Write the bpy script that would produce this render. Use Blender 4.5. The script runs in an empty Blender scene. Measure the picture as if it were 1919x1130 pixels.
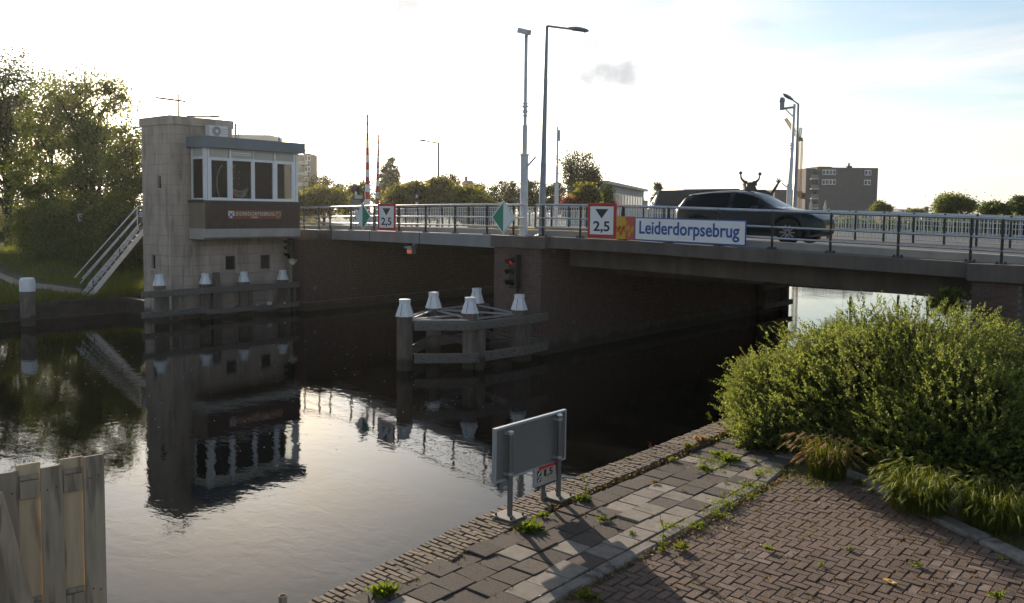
import bpy, math, random
import numpy as np
from mathutils import Vector, Matrix
sc = bpy.context.scene
COL = sc.collection
rng = np.random.default_rng(7)
random.seed(7)

# ------------------------------------------------------------------ camera
FPX, PPX, PPY, IW, IH = 1620.0, 959.5, 508.0, 1919, 1130
CAM = np.array([0.0, 0.0, 4.7])
PITCH = math.atan((PPY - 395.0) / FPX)
HEAD = math.radians(40.2)
ROLL = math.radians(0.74)
_f0 = np.array([-math.sin(HEAD), math.cos(HEAD), 0]); _r0 = np.array([math.cos(HEAD), math.sin(HEAD), 0]); _u0 = np.array([0, 0, 1.0])
FW = _f0 * math.cos(PITCH) - _u0 * math.sin(PITCH)
_up = _u0 * math.cos(PITCH) + _f0 * math.sin(PITCH)
RT = _r0 * math.cos(ROLL) + _up * math.sin(ROLL)
UP = _up * math.cos(ROLL) - _r0 * math.sin(ROLL)
cd = bpy.data.cameras.new('camera'); cam = bpy.data.objects.new('camera', cd); COL.objects.link(cam)
cam.matrix_world = Matrix(((RT[0], UP[0], -FW[0], CAM[0]), (RT[1], UP[1], -FW[1], CAM[1]), (RT[2], UP[2], -FW[2], CAM[2]), (0, 0, 0, 1)))
cd.sensor_width = 36; cd.lens = FPX / IW * 36; cd.shift_y = (PPY - IH / 2) / IW
cd.clip_start = 0.05; cd.clip_end = 4000
sc.camera = cam
# surveying helpers: where the sight line of a measured point meets a known plane
def ray(px, py): return FW + RT * (px - PPX) / FPX - UP * (py - PPY) / FPX
def onz(px, py, z): v = ray(px, py); return CAM + v * ((z - CAM[2]) / v[2])
def onx(px, py, x): v = ray(px, py); return CAM + v * (x / v[0])
def ony(px, py, y): v = ray(px, py); return CAM + v * (y / v[1])
def atd(px, py, d): return CAM + ray(px, py) * d

# ------------------------------------------------------------------ world, sun, exposure
SUN_AZ = math.radians(57.7)      # counter-clockwise from +y
SUN_EL = math.radians(14.5)
SKY_STRENGTH = 0.10
SUN_STRENGTH = 4.4
EXPOSURE = 0.72
HAZE = 0.00013                   # density of the haze box at the end of the script
w = bpy.data.worlds.new('World'); sc.world = w; w.use_nodes = True
nt = w.node_tree; N = nt.nodes; Lk = nt.links; N.clear()
out = N.new('ShaderNodeOutputWorld'); bg = N.new('ShaderNodeBackground')
sky = N.new('ShaderNodeTexSky'); sky.sky_type = 'NISHITA'; sky.sun_disc = False
sky.sun_elevation = SUN_EL; sky.sun_rotation = -SUN_AZ
sky.air_density = 1.0; sky.dust_density = 0.9; sky.ozone_density = 1.6; sky.altitude = 0
tc = N.new('ShaderNodeTexCoord')
sep = N.new('ShaderNodeSeparateXYZ'); Lk.new(tc.outputs['Generated'], sep.inputs[0])
zz = N.new('ShaderNodeMath'); zz.operation = 'MAXIMUM'; Lk.new(sep.outputs[2], zz.inputs[0]); zz.inputs[1].default_value = 0.0
za = N.new('ShaderNodeMath'); za.operation = 'ADD'; Lk.new(zz.outputs[0], za.inputs[0]); za.inputs[1].default_value = 0.10
dv = N.new('ShaderNodeVectorMath'); dv.operation = 'DIVIDE'; Lk.new(tc.outputs['Generated'], dv.inputs[0])
cmb = N.new('ShaderNodeCombineXYZ'); Lk.new(za.outputs[0], cmb.inputs[0]); Lk.new(za.outputs[0], cmb.inputs[1]); cmb.inputs[2].default_value = 1.0
Lk.new(cmb.outputs[0], dv.inputs[1])
mp = N.new('ShaderNodeMapping'); mp.inputs['Rotation'].default_value = (0, 0, HEAD + 0.5); mp.inputs['Scale'].default_value = (0.55, 1.25, 0.3); mp.inputs['Location'].default_value = (0.35, 1.7, 0)
Lk.new(dv.outputs[0], mp.inputs[0])
nz = N.new('ShaderNodeTexNoise'); nz.inputs['Scale'].default_value = 1.1; nz.inputs['Detail'].default_value = 9; nz.inputs['Roughness'].default_value = 0.62; nz.inputs['Distortion'].default_value = 0.5
Lk.new(mp.outputs[0], nz.inputs['Vector'])
cr = N.new('ShaderNodeValToRGB'); cr.color_ramp.elements[0].position = 0.43; cr.color_ramp.elements[1].position = 0.68
Lk.new(nz.outputs['Fac'], cr.inputs[0])
bw = N.new('ShaderNodeRGBToBW'); Lk.new(sky.outputs[0], bw.inputs[0])
cm = N.new('ShaderNodeMath'); cm.operation = 'MULTIPLY'; Lk.new(bw.outputs[0], cm.inputs[0]); cm.inputs[1].default_value = 0.95
cadd = N.new('ShaderNodeMath'); cadd.operation = 'ADD'; Lk.new(cm.outputs[0], cadd.inputs[0]); cadd.inputs[1].default_value = 1.6
tint = N.new('ShaderNodeMixRGB'); tint.blend_type = 'MULTIPLY'; tint.inputs[0].default_value = 1.0
Lk.new(cadd.outputs[0], tint.inputs[1]); tint.inputs[2].default_value = (1.0, 0.99, 0.975, 1)
mx = N.new('ShaderNodeMixRGB'); Lk.new(sky.outputs[0], mx.inputs[1]); Lk.new(tint.outputs[0], mx.inputs[2])
fm = N.new('ShaderNodeMath'); fm.operation = 'MULTIPLY'; Lk.new(cr.outputs[0], fm.inputs[0]); fm.inputs[1].default_value = 0.85
hz1 = N.new('ShaderNodeMapRange'); hz1.inputs[1].default_value = 0.0; hz1.inputs[2].default_value = 0.13; hz1.inputs[3].default_value = 0.75; hz1.inputs[4].default_value = 0.0; Lk.new(zz.outputs[0], hz1.inputs[0])   # milky air low over the horizon
hm = N.new('ShaderNodeMath'); hm.operation = 'MAXIMUM'; Lk.new(fm.outputs[0], hm.inputs[0]); Lk.new(hz1.outputs[0], hm.inputs[1])
Lk.new(hm.outputs[0], mx.inputs[0])
# a few small grey puffs of cloud, each in its own direction
puffs = None
nzp = N.new('ShaderNodeTexNoise'); nzp.inputs['Scale'].default_value = 26; nzp.inputs['Detail'].default_value = 6; Lk.new(tc.outputs['Generated'], nzp.inputs['Vector'])
for px_, py_, hw_, hh_, k_ in ((1160, 135, 120, 34, 1.1), (1050, 155, 90, 14, 0.7), (1110, 88, 75, 20, 0.8), (755, 6, 80, 30, 1.1), (1420, 45, 60, 14, 0.35), (1220, 4, 70, 12, 0.5)):
    c_ = ray(px_, py_); c_ = c_ / np.linalg.norm(c_)
    sb_ = N.new('ShaderNodeVectorMath'); sb_.operation = 'SUBTRACT'; Lk.new(tc.outputs['Generated'], sb_.inputs[0]); sb_.inputs[1].default_value = tuple(c_)
    sq = []
    for ax_, sz_ in ((RT, hw_ / FPX), (UP, hh_ / FPX)):
        d_ = N.new('ShaderNodeVectorMath'); d_.operation = 'DOT_PRODUCT'; Lk.new(sb_.outputs[0], d_.inputs[0]); d_.inputs[1].default_value = tuple(ax_ / sz_)
        q_ = N.new('ShaderNodeMath'); q_.operation = 'MULTIPLY'; Lk.new(d_.outputs['Value'], q_.inputs[0]); Lk.new(d_.outputs['Value'], q_.inputs[1]); sq.append(q_)
    a_ = N.new('ShaderNodeMath'); a_.operation = 'ADD'; Lk.new(sq[0].outputs[0], a_.inputs[0]); Lk.new(sq[1].outputs[0], a_.inputs[1])
    n_ = N.new('ShaderNodeMath'); n_.operation = 'MULTIPLY_ADD'; Lk.new(nzp.outputs['Fac'], n_.inputs[0]); n_.inputs[1].default_value = -2.6; Lk.new(a_.outputs[0], n_.inputs[2])
    m_ = N.new('ShaderNodeMapRange'); m_.interpolation_type = 'SMOOTHSTEP'; m_.inputs[1].default_value = -0.2; m_.inputs[2].default_value = -1.35; m_.inputs[3].default_value = 0; m_.inputs[4].default_value = 0.8 * k_; Lk.new(n_.outputs[0], m_.inputs[0])
    if puffs is None: puffs = m_
    else:
        x_ = N.new('ShaderNodeMath'); x_.operation = 'MAXIMUM'; Lk.new(puffs.outputs[0], x_.inputs[0]); Lk.new(m_.outputs[0], x_.inputs[1]); puffs = x_
pg = N.new('ShaderNodeRGB'); pg.outputs[0].default_value = (3.3, 3.45, 3.75, 1)
mx3 = N.new('ShaderNodeMixRGB'); Lk.new(puffs.outputs[0], mx3.inputs[0]); Lk.new(mx.outputs[0], mx3.inputs[1]); Lk.new(pg.outputs[0], mx3.inputs[2])
Lk.new(mx3.outputs[0], bg.inputs[0]); bg.inputs[1].default_value = SKY_STRENGTH; Lk.new(bg.outputs[0], out.inputs[0])
sd = bpy.data.lights.new('sun', 'SUN'); sd.energy = SUN_STRENGTH; sd.angle = math.radians(0.5); sd.color = (1.0, 0.86, 0.68)
so = bpy.data.objects.new('sun', sd); COL.objects.link(so)
sdir = Vector((-math.sin(SUN_AZ) * math.cos(SUN_EL), math.cos(SUN_AZ) * math.cos(SUN_EL), math.sin(SUN_EL)))
so.rotation_euler = sdir.to_track_quat('Z', 'Y').to_euler(); so.location = (-60, 40, 40)
vs = sc.view_settings; vs.view_transform = 'Standard'; vs.look = 'None'; vs.exposure = EXPOSURE; vs.gamma = 1.0; vs.use_curve_mapping = False
sc.cycles.max_bounces = 8; sc.cycles.diffuse_bounces = 3; sc.cycles.glossy_bounces = 4; sc.cycles.transmission_bounces = 6; sc.cycles.transparent_max_bounces = 8
sc.cycles.caustics_reflective = False; sc.cycles.caustics_refractive = False; sc.cycles.sample_clamp_indirect = 6.0
sc.cycles.use_denoising = True

# ------------------------------------------------------------------ mesh helpers
class MB:
    """collects shapes in world coordinates; build() links them as ONE mesh object"""
    def __init__(s): s.v = []; s.n = 0; s.loops = []; s.sizes = []; s.sm = []
    def add(s, verts, faces, smooth=False):
        verts = np.asarray(verts, dtype=np.float64).reshape(-1, 3)
        for f in faces:
            s.loops.append(np.asarray(f, dtype=np.int64) + s.n); s.sizes.append(len(f)); s.sm.append(smooth)
        s.v.append(verts); s.n += len(verts); return s
    def addarr(s, verts, quads, smooth=False):
        quads = np.asarray(quads); k = quads.shape[1]
        s.loops.append((quads + s.n).ravel()); s.sizes.extend([k] * len(quads)); s.sm.extend([smooth] * len(quads))
        s.v.append(np.asarray(verts, dtype=np.float64)); s.n += len(verts); return s
    def box(s, c, d, R=None):
        c = np.asarray(c, float); h = np.asarray(d, float) / 2
        q = np.array([[-1, -1, -1], [1, -1, -1], [1, 1, -1], [-1, 1, -1], [-1, -1, 1], [1, -1, 1], [1, 1, 1], [-1, 1, 1]]) * h
        if R is not None: q = q @ np.asarray(R).T
        return s.add(q + c, [(3, 2, 1, 0), (4, 5, 6, 7), (0, 1, 5, 4), (1, 2, 6, 5), (2, 3, 7, 6), (3, 0, 4, 7)])
    def bb(s, a, b):
        a = np.asarray(a, float); b = np.asarray(b, float)
        return s.box((a + b) / 2, np.abs(b - a))
    def cbox(s, c, d, ch, R=None):
        """box whose edges are chamfered by ch"""
        h = np.asarray(d, float) / 2; V = []; idx = {}
        for sx in (-1, 1):
            for sy in (-1, 1):
                for sz in (-1, 1):
                    for ax in range(3):
                        p = np.array([sx, sy, sz]) * (h - ch); p[ax] = (sx, sy, sz)[ax] * h[ax]
                        idx[(sx, sy, sz, ax)] = len(V); V.append(p)
        F = []
        for ax in range(3):
            o = [a for a in range(3) if a != ax]
            for sg in (-1, 1):
                f = []
                for t in ((-1, -1), (1, -1), (1, 1), (-1, 1)):
                    k = [0, 0, 0]; k[ax] = sg; k[o[0]] = t[0]; k[o[1]] = t[1]; f.append(idx[(k[0], k[1], k[2], ax)])
                if (sg > 0) == (ax == 1): f.reverse()
                F.append(f)
        for ax in range(3):                      # twelve chamfer strips
            o = [a for a in range(3) if a != ax]
            for t in ((-1, -1), (1, -1), (1, 1), (-1, 1)):
                k0 = [0, 0, 0]; k1 = [0, 0, 0]; k0[ax] = -1; k1[ax] = 1
                for k in (k0, k1): k[o[0]] = t[0]; k[o[1]] = t[1]
                F.append([idx[(*k0, o[0])], idx[(*k1, o[0])], idx[(*k1, o[1])], idx[(*k0, o[1])]])
        for sx in (-1, 1):
            for sy in (-1, 1):
                for sz in (-1, 1): F.append([idx[(sx, sy, sz, a)] for a in range(3)])
        V = np.array(V)
        G = []
        for f in F:
            n = np.cross(V[f[1]] - V[f[0]], V[f[2]] - V[f[0]])
            G.append(list(f) if n @ V[f].mean(0) > 0 else list(reversed(f)))
        if R is not None: V = V @ np.asarray(R).T
        return s.add(V + np.asarray(c, float), G)
    def tube(s, pts, r, seg=8, caps=True, smooth=True):
        P = np.asarray(pts, float); n = len(P); r = np.broadcast_to(np.asarray(r, float), (n,))
        T = np.gradient(P, axis=0); T /= np.linalg.norm(T, axis=1)[:, None] + 1e-12
        ref = np.array([0, 0, 1.0]) if abs(T[0][2]) < 0.9 else np.array([1.0, 0, 0])
        u = np.cross(T[0], ref); u /= np.linalg.norm(u); V = []
        a = np.arange(seg) * 2 * math.pi / seg
        for i in range(n):
            u = u - T[i] * (u @ T[i]); u /= np.linalg.norm(u) + 1e-12; v = np.cross(T[i], u)
            V.append(P[i] + r[i] * (np.cos(a)[:, None] * u + np.sin(a)[:, None] * v))
        V = np.concatenate(V); F = []
        for i in range(n - 1):
            for j in range(seg):
                k = (j + 1) % seg; F.append((i * seg + j, i * seg + k, (i + 1) * seg + k, (i + 1) * seg + j))
        s.add(V, F, smooth)
        if caps:
            s.add(V[:seg], [tuple(reversed(range(seg)))]); s.add(V[-seg:], [tuple(range(seg))])
        return s
    def bar(s, a, b, wd, hg, up=(0, 0, 1)):
        """rectangular bar from a to b"""
        a = np.asarray(a, float); b = np.asarray(b, float); d = b - a; L = np.linalg.norm(d); d /= L
        up = np.asarray(up, float)
        if abs(d @ up) > 0.98: up = np.array([1.0, 0, 0])
        w_ = np.cross(d, up); w_ /= np.linalg.norm(w_); u_ = np.cross(w_, d)
        return s.box((a + b) / 2, (L, wd, hg), np.column_stack([d, w_, u_]))
    def prism(s, poly, o, ex, ey, ez, depth):
        """2d polygon (in ex,ey) extruded by depth along ez"""
        o, ex, ey, ez = (np.asarray(q, float) for q in (o, ex, ey, ez)); poly = np.asarray(poly, float); n = len(poly)
        A = o + poly[:, :1] * ex + poly[:, 1:] * ey; B = A + ez * depth
        F = [tuple(range(n, 2 * n)), tuple(reversed(range(n)))] + [(i, (i + 1) % n, n + (i + 1) % n, n + i) for i in range(n)]
        return s.add(np.vstack([A, B]), F)
    def lathe(s, prof, o, ax=(0, 0, 1), seg=16, smooth=True, phase=0.0, caps=True):
        """profile (radius, height) turned about the axis"""
        ax = np.asarray(ax, float); ax /= np.linalg.norm(ax); ref = np.array([0, 0, 1.0]) if abs(ax[2]) < 0.9 else np.array([1.0, 0, 0])
        u = np.cross(ref, ax); u /= np.linalg.norm(u); v = np.cross(ax, u); a = np.arange(seg) * 2 * math.pi / seg + phase; V = []
        for r, h in prof: V.append(np.asarray(o, float) + ax * h + r * (np.cos(a)[:, None] * u + np.sin(a)[:, None] * v))
        F = []
        for i in range(len(prof) - 1):
            for j in range(seg):
                k = (j + 1) % seg; F.append((i * seg + j, i * seg + k, (i + 1) * seg + k, (i + 1) * seg + j))
        V = np.concatenate(V); s.add(V, F, smooth)
        if not caps: return s
        s.add(V[:seg], [tuple(reversed(range(seg)))]); s.add(V[-seg:], [tuple(range(seg))]); return s
    def sheet(s, grid, smooth=False):
        """grid[i][j] of points -> quads"""
        g = np.asarray(grid, float); a, b = g.shape[:2]; F = []
        for i in range(a - 1):
            for j in range(b - 1): F.append((i * b + j, (i + 1) * b + j, (i + 1) * b + j + 1, i * b + j + 1))
        return s.add(g.reshape(-1, 3), F, smooth)
    def mesh(s, name, mat, off=(0, 0, 0)):
        me = bpy.data.meshes.new(name); V = np.concatenate(s.v) - np.asarray(off, float)
        L = np.concatenate(s.loops); S = np.array(s.sizes)
        me.vertices.add(len(V)); me.vertices.foreach_set('co', V.astype(np.float32).ravel())
        me.loops.add(len(L)); me.loops.foreach_set('vertex_index', L.astype(np.int32))
        me.polygons.add(len(S)); st = np.concatenate([[0], np.cumsum(S)[:-1]])
        me.polygons.foreach_set('loop_start', st.astype(np.int32)); me.polygons.foreach_set('loop_total', S.astype(np.int32))
        me.polygons.foreach_set('use_smooth', np.array(s.sm, dtype=bool))
        me.update(calc_edges=True)
        if mat is not None: me.materials.append(mat)
        return me

ORG = {}
def origin(o):
    p = np.zeros(3)
    while o is not None:
        p = p + np.array(ORG.get(o.name, (0, 0, 0))); o = o.parent
    return p
def part(name, mb, mat, parent, label=None, kind=None):
    o = bpy.data.objects.new(name, mb.mesh(name, mat, origin(parent))); COL.objects.link(o); o.parent = parent
    if label: o['label'] = label
    if kind: o['kind'] = kind
    return o
def thing(name, label, cat, loc, group=None):
    o = bpy.data.objects.new(name, None); COL.objects.link(o); o.location = tuple(float(q) for q in loc); o.empty_display_size = 0.2
    ORG[o.name] = tuple(float(q) for q in loc); o['label'] = label; o['category'] = cat
    if group: o['group'] = group
    return o
def solo(name, mb, mat, label, cat, loc, group=None):
    o = bpy.data.objects.new(name, mb.mesh(name, mat, loc)); COL.objects.link(o); o.location = tuple(float(q) for q in loc)
    ORG[o.name] = tuple(float(q) for q in loc); o['label'] = label; o['category'] = cat
    if group: o['group'] = group
    return o
def struct(name, mb, mat, kind='structure', label=None):
    o = bpy.data.objects.new(name, mb.mesh(name, mat)); COL.objects.link(o); o['kind'] = kind
    if label: o['label'] = label
    return o
def inst(name, me, loc, parent, rot=(0, 0, 0), scale=(1, 1, 1)):
    o = bpy.data.objects.new(name, me); COL.objects.link(o); o.parent = parent
    p = np.asarray(loc, float) - origin(parent)
    o.location = tuple(p); o.rotation_euler = rot; o.scale = scale; return o
def rotz(a): c, s = math.cos(a), math.sin(a); return np.array([[c, -s, 0], [s, c, 0], [0, 0, 1.0]])

# ------------------------------------------------------------------ materials
def mat(name, col, rough=0.7, var=0.18, scale=3.0, bump=0.15, bscale=40.0, metal=0.0, objvar=0.0, col2=None, stretch=(1, 1, 1), spec=None, spots=None, emit=None, coat=0.0, bdist=0.01, tide=None, board=False):
    m = bpy.data.materials.new(name); m.use_nodes = True; n = m.node_tree.nodes; l = m.node_tree.links
    b = n['Principled BSDF']; b.inputs['Roughness'].default_value = rough; b.inputs['Metallic'].default_value = metal
    if spec is not None: b.inputs['Specular IOR Level'].default_value = spec
    if coat: b.inputs['Coat Weight'].default_value = coat; b.inputs['Coat Roughness'].default_value = 0.03
    t = n.new('ShaderNodeTexCoord'); oi = n.new('ShaderNodeObjectInfo')
    ad = n.new('ShaderNodeVectorMath'); ad.operation = 'ADD'; l.new(t.outputs['Object'], ad.inputs[0])
    sc_ = n.new('ShaderNodeVectorMath'); sc_.operation = 'SCALE'; sc_.inputs[0].default_value = (17, 31, 23); l.new(oi.outputs['Random'], sc_.inputs['Scale']); l.new(sc_.outputs[0], ad.inputs[1])
    mp_ = n.new('ShaderNodeMapping'); mp_.inputs['Scale'].default_value = stretch; l.new(ad.outputs[0], mp_.inputs[0])
    if board:                        # streaks run on across neighbouring blocks
        gb_ = n.new('ShaderNodeNewGeometry'); l.new(gb_.outputs['Position'], mp_.inputs[0])
    z = n.new('ShaderNodeTexNoise'); z.inputs['Scale'].default_value = scale; z.inputs['Detail'].default_value = 6; z.inputs['Roughness'].default_value = 0.6; l.new(mp_.outputs[0], z.inputs['Vector'])
    r = n.new('ShaderNodeValToRGB'); r.color_ramp.elements[0].position = 0.3; r.color_ramp.elements[1].position = 0.7
    c = np.array(col, float); c2 = np.array(col2, float) if col2 is not None else np.clip(c * (1 + var), 0, 1)
    c1 = c if col2 is not None else c * (1 - var)
    r.color_ramp.elements[0].color = (*c1, 1); r.color_ramp.elements[1].color = (*c2, 1); l.new(z.outputs['Fac'], r.inputs[0])
    cur = r.outputs[0]
    if spots is not None:            # (colour, scale, threshold)
        z3 = n.new('ShaderNodeTexNoise'); z3.inputs['Scale'].default_value = spots[1]; z3.inputs['Detail'].default_value = 5; l.new(mp_.outputs[0], z3.inputs['Vector'])
        r3 = n.new('ShaderNodeValToRGB'); r3.color_ramp.elements[0].position = spots[2]; r3.color_ramp.elements[1].position = spots[2] + 0.08; l.new(z3.outputs['Fac'], r3.inputs[0])
        m3 = n.new('ShaderNodeMixRGB'); l.new(r3.outputs[0], m3.inputs[0]); l.new(cur, m3.inputs[1]); m3.inputs[2].default_value = (*spots[0], 1); cur = m3.outputs[0]
    if tide:                         # slime and damp that ends at an uneven line above the water
        gp = n.new('ShaderNodeNewGeometry'); sp_z = n.new('ShaderNodeSeparateXYZ'); l.new(gp.outputs['Position'], sp_z.inputs[0])
        z4 = n.new('ShaderNodeTexNoise'); z4.inputs['Scale'].default_value = 2.2; z4.inputs['Detail'].default_value = 5; l.new(gp.outputs['Position'], z4.inputs['Vector'])
        m4 = n.new('ShaderNodeMath'); m4.operation = 'MULTIPLY_ADD'; l.new(z4.outputs['Fac'], m4.inputs[0]); m4.inputs[1].default_value = -0.55; l.new(sp_z.outputs[2], m4.inputs[2])
        r4 = n.new('ShaderNodeMapRange'); r4.interpolation_type = 'SMOOTHSTEP'; r4.inputs[1].default_value = 0.16; r4.inputs[2].default_value = -0.06; r4.inputs[3].default_value = 0; r4.inputs[4].default_value = 0.85; l.new(m4.outputs[0], r4.inputs[0])
        x4 = n.new('ShaderNodeMixRGB'); l.new(r4.outputs[0], x4.inputs[0]); l.new(cur, x4.inputs[1]); x4.inputs[2].default_value = (*tide, 1); cur = x4.outputs[0]
    if objvar:
        mr = n.new('ShaderNodeMapRange'); mr.inputs[3].default_value = 1 - objvar; mr.inputs[4].default_value = 1 + objvar; l.new(oi.outputs['Random'], mr.inputs[0])
        mm = n.new('ShaderNodeVectorMath'); mm.operation = 'SCALE'; l.new(cur, mm.inputs[0]); l.new(mr.outputs[0], mm.inputs['Scale']); cur = mm.outputs[0]
    l.new(cur, b.inputs['Base Color'])
    if bump:
        z2 = n.new('ShaderNodeTexNoise'); z2.inputs['Scale'].default_value = bscale; z2.inputs['Detail'].default_value = 4; l.new(mp_.outputs[0], z2.inputs['Vector'])
        if board:                    # marks of the shuttering boards
            mb_ = n.new('ShaderNodeMapping'); mb_.inputs['Scale'].default_value = (0.03, 0.03, 0.9); l.new(gb_.outputs['Position'], mb_.inputs[0]); l.new(mb_.outputs[0], z2.inputs['Vector'])
        bp = n.new('ShaderNodeBump'); bp.inputs['Strength'].default_value = bump; bp.inputs['Distance'].default_value = bdist; l.new(z2.outputs['Fac'], bp.inputs['Height']); l.new(bp.outputs[0], b.inputs['Normal'])
    if emit: b.inputs['Emission Color'].default_value = (*emit[0], 1); b.inputs['Emission Strength'].default_value = emit[1]
    return m
def leafmat(name, col, trans, var=0.35, tw=0.45, hue=(1.25, 1.05, 0.7)):
    """leaves: diffuse, a little gloss and light that comes through from behind"""
    m = bpy.data.materials.new(name); m.use_nodes = True; n = m.node_tree.nodes; l = m.node_tree.links; n.clear()
    o = n.new('ShaderNodeOutputMaterial'); d = n.new('ShaderNodeBsdfPrincipled'); d.inputs['Roughness'].default_value = 0.55; d.inputs['Specular IOR Level'].default_value = 0.25
    t = n.new('ShaderNodeBsdfTranslucent'); mx_ = n.new('ShaderNodeMixShader'); mx_.inputs[0].default_value = tw
    g = n.new('ShaderNodeNewGeometry'); t_ = n.new('ShaderNodeTexCoord'); z = n.new('ShaderNodeTexNoise'); z.inputs['Scale'].default_value = 0.9; z.inputs['Detail'].default_value = 3; l.new(t_.outputs['Object'], z.inputs['Vector'])
    a = n.new('ShaderNodeMath'); a.operation = 'ADD'; l.new(g.outputs['Random Per Island'], a.inputs[0]); l.new(z.outputs['Fac'], a.inputs[1])
    mr = n.new('ShaderNodeMapRange'); mr.inputs[1].default_value = 0.35; mr.inputs[2].default_value = 1.55; l.new(a.outputs[0], mr.inputs[0])
    for sh, c in ((d, col), (t, trans)):
        r = n.new('ShaderNodeValToRGB'); c = np.array(c); r.color_ramp.elements[0].color = (*(c * (1 - var)), 1); r.color_ramp.elements[1].color = (*np.clip(c * (1 + var) * np.array(hue), 0, 1), 1)
        l.new(mr.outputs[0], r.inputs[0]); l.new(r.outputs[0], sh.inputs[0])
    l.new(d.outputs[0], mx_.inputs[1]); l.new(t.outputs[0], mx_.inputs[2]); l.new(mx_.outputs[0], o.inputs[0]); return m
def watermat():
    m = bpy.data.materials.new('canal_water'); m.use_nodes = True; n = m.node_tree.nodes; l = m.node_tree.links; b = n['Principled BSDF']
    b.inputs['Base Color'].default_value = (0.006, 0.0055, 0.004, 1); b.inputs['Roughness'].default_value = 0.015; b.inputs['IOR'].default_value = 1.333
    t = n.new('ShaderNodeTexCoord'); prev = None
    for sc2, st, dist, det, strx in ((0.55, 0.4, 0.0075, 2, (1, 1.5, 1)), (2.6, 0.4, 0.0030, 3, (1.0, 1.7, 1)), (11.0, 0.35, 0.0006, 2, (1, 1.3, 1))):
        mp_ = n.new('ShaderNodeMapping'); mp_.inputs['Rotation'].default_value = (0, 0, 0.9); mp_.inputs['Scale'].default_value = strx; l.new(t.outputs['Object'], mp_.inputs[0])
        z = n.new('ShaderNodeTexNoise'); z.inputs['Scale'].default_value = sc2; z.inputs['Detail'].default_value = det; z.inputs['Distortion'].default_value = 0.6; l.new(mp_.outputs[0], z.inputs['Vector'])
        bp = n.new('ShaderNodeBump'); bp.inputs['Strength'].default_value = st; bp.inputs['Distance'].default_value = dist
        if sc2 > 1:                  # patches where the wind touches the water
            zp = n.new('ShaderNodeTexNoise'); zp.inputs['Scale'].default_value = 0.16; zp.inputs['Detail'].default_value = 3; l.new(mp_.outputs[0], zp.inputs['Vector'])
            rp = n.new('ShaderNodeMapRange'); rp.inputs[1].default_value = 0.38; rp.inputs[2].default_value = 0.62; rp.inputs[3].default_value = 0.35; rp.inputs[4].default_value = 2.4; l.new(zp.outputs['Fac'], rp.inputs[0])
            mpz = n.new('ShaderNodeMath'); mpz.operation = 'MULTIPLY'; l.new(z.outputs['Fac'], mpz.inputs[0]); l.new(rp.outputs[0], mpz.inputs[1]); l.new(mpz.outputs[0], bp.inputs['Height'])
        else: l.new(z.outputs['Fac'], bp.inputs['Height'])
        if prev: l.new(prev.outputs[0], bp.inputs['Normal'])
        prev = bp
    l.new(prev.outputs[0], b.inputs['Normal']); return m
def glassmat(name, col=(0.01, 0.011, 0.012), rough=0.03, mixv=0.55):
    m = bpy.data.materials.new(name); m.use_nodes = True; n = m.node_tree.nodes; l = m.node_tree.links; b = n['Principled BSDF']; o = n['Material Output']
    b.inputs['Base Color'].default_value = (*col, 1); b.inputs['Roughness'].default_value = rough
    z = n.new('ShaderNodeTexNoise'); z.inputs['Scale'].default_value = 1.5; bp = n.new('ShaderNodeBump'); bp.inputs['Strength'].default_value = 0.05; l.new(z.outputs['Fac'], bp.inputs['Height']); l.new(bp.outputs[0], b.inputs['Normal'])
    tr = n.new('ShaderNodeBsdfTransparent'); tr.inputs[0].default_value = (0.90, 0.92, 0.91, 1); mx_ = n.new('ShaderNodeMixShader'); mx_.inputs[0].default_value = mixv
    l.new(tr.outputs[0], mx_.inputs[1]); l.new(b.outputs[0], mx_.inputs[2]); l.new(mx_.outputs[0], o.inputs[0]); return m

M = {}
M['water'] = watermat()
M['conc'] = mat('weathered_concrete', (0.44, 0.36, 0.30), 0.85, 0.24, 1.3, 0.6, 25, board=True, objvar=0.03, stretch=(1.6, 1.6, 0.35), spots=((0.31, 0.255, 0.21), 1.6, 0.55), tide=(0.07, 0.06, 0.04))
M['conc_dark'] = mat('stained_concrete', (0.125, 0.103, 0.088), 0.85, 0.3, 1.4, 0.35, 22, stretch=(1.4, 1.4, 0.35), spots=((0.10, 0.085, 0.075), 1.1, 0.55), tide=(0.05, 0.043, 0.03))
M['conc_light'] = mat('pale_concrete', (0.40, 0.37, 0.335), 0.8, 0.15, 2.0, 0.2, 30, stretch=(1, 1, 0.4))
M['mortar'] = mat('grey_mortar', (0.20, 0.18, 0.16), 0.95, 0.2, 5, 0.3, 60)
M['mortar_dk'] = mat('dark_joint_sand', (0.05, 0.042, 0.034), 0.95, 0.35, 6, 0.4, 60)
M['brick'] = mat('brown_brick', (0.115, 0.072, 0.060), 0.85, 0.35, 7, 0.3, 70, spots=((0.21, 0.18, 0.155), 2.1, 0.66))
M['brick_red'] = mat('dark_red_brick', (0.098, 0.062, 0.052), 0.85, 0.3, 7, 0.3, 70)
M['cap_brick'] = mat('mossy_wall_brick', (0.155, 0.108, 0.070), 0.9, 0.4, 9, 0.6, 70, objvar=0.3, spots=((0.11, 0.10, 0.045), 6, 0.6))
M['paver'] = mat('purple_brown_paver', (0.122, 0.076, 0.053), 0.9, 0.42, 55, 0.7, 130, objvar=0.22, spots=((0.30, 0.26, 0.23), 85, 0.66))
M['paver_pink'] = mat('faded_pink_paver', (0.20, 0.14, 0.11), 0.9, 0.3, 50, 0.6, 130, objvar=0.12)
M['tile_dark'] = mat('dark_gravel_tile', (0.080, 0.059, 0.045), 0.95, 0.45, 60, 0.8, 140, objvar=0.22, spots=((0.055, 0.05, 0.045), 9, 0.6))
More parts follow.
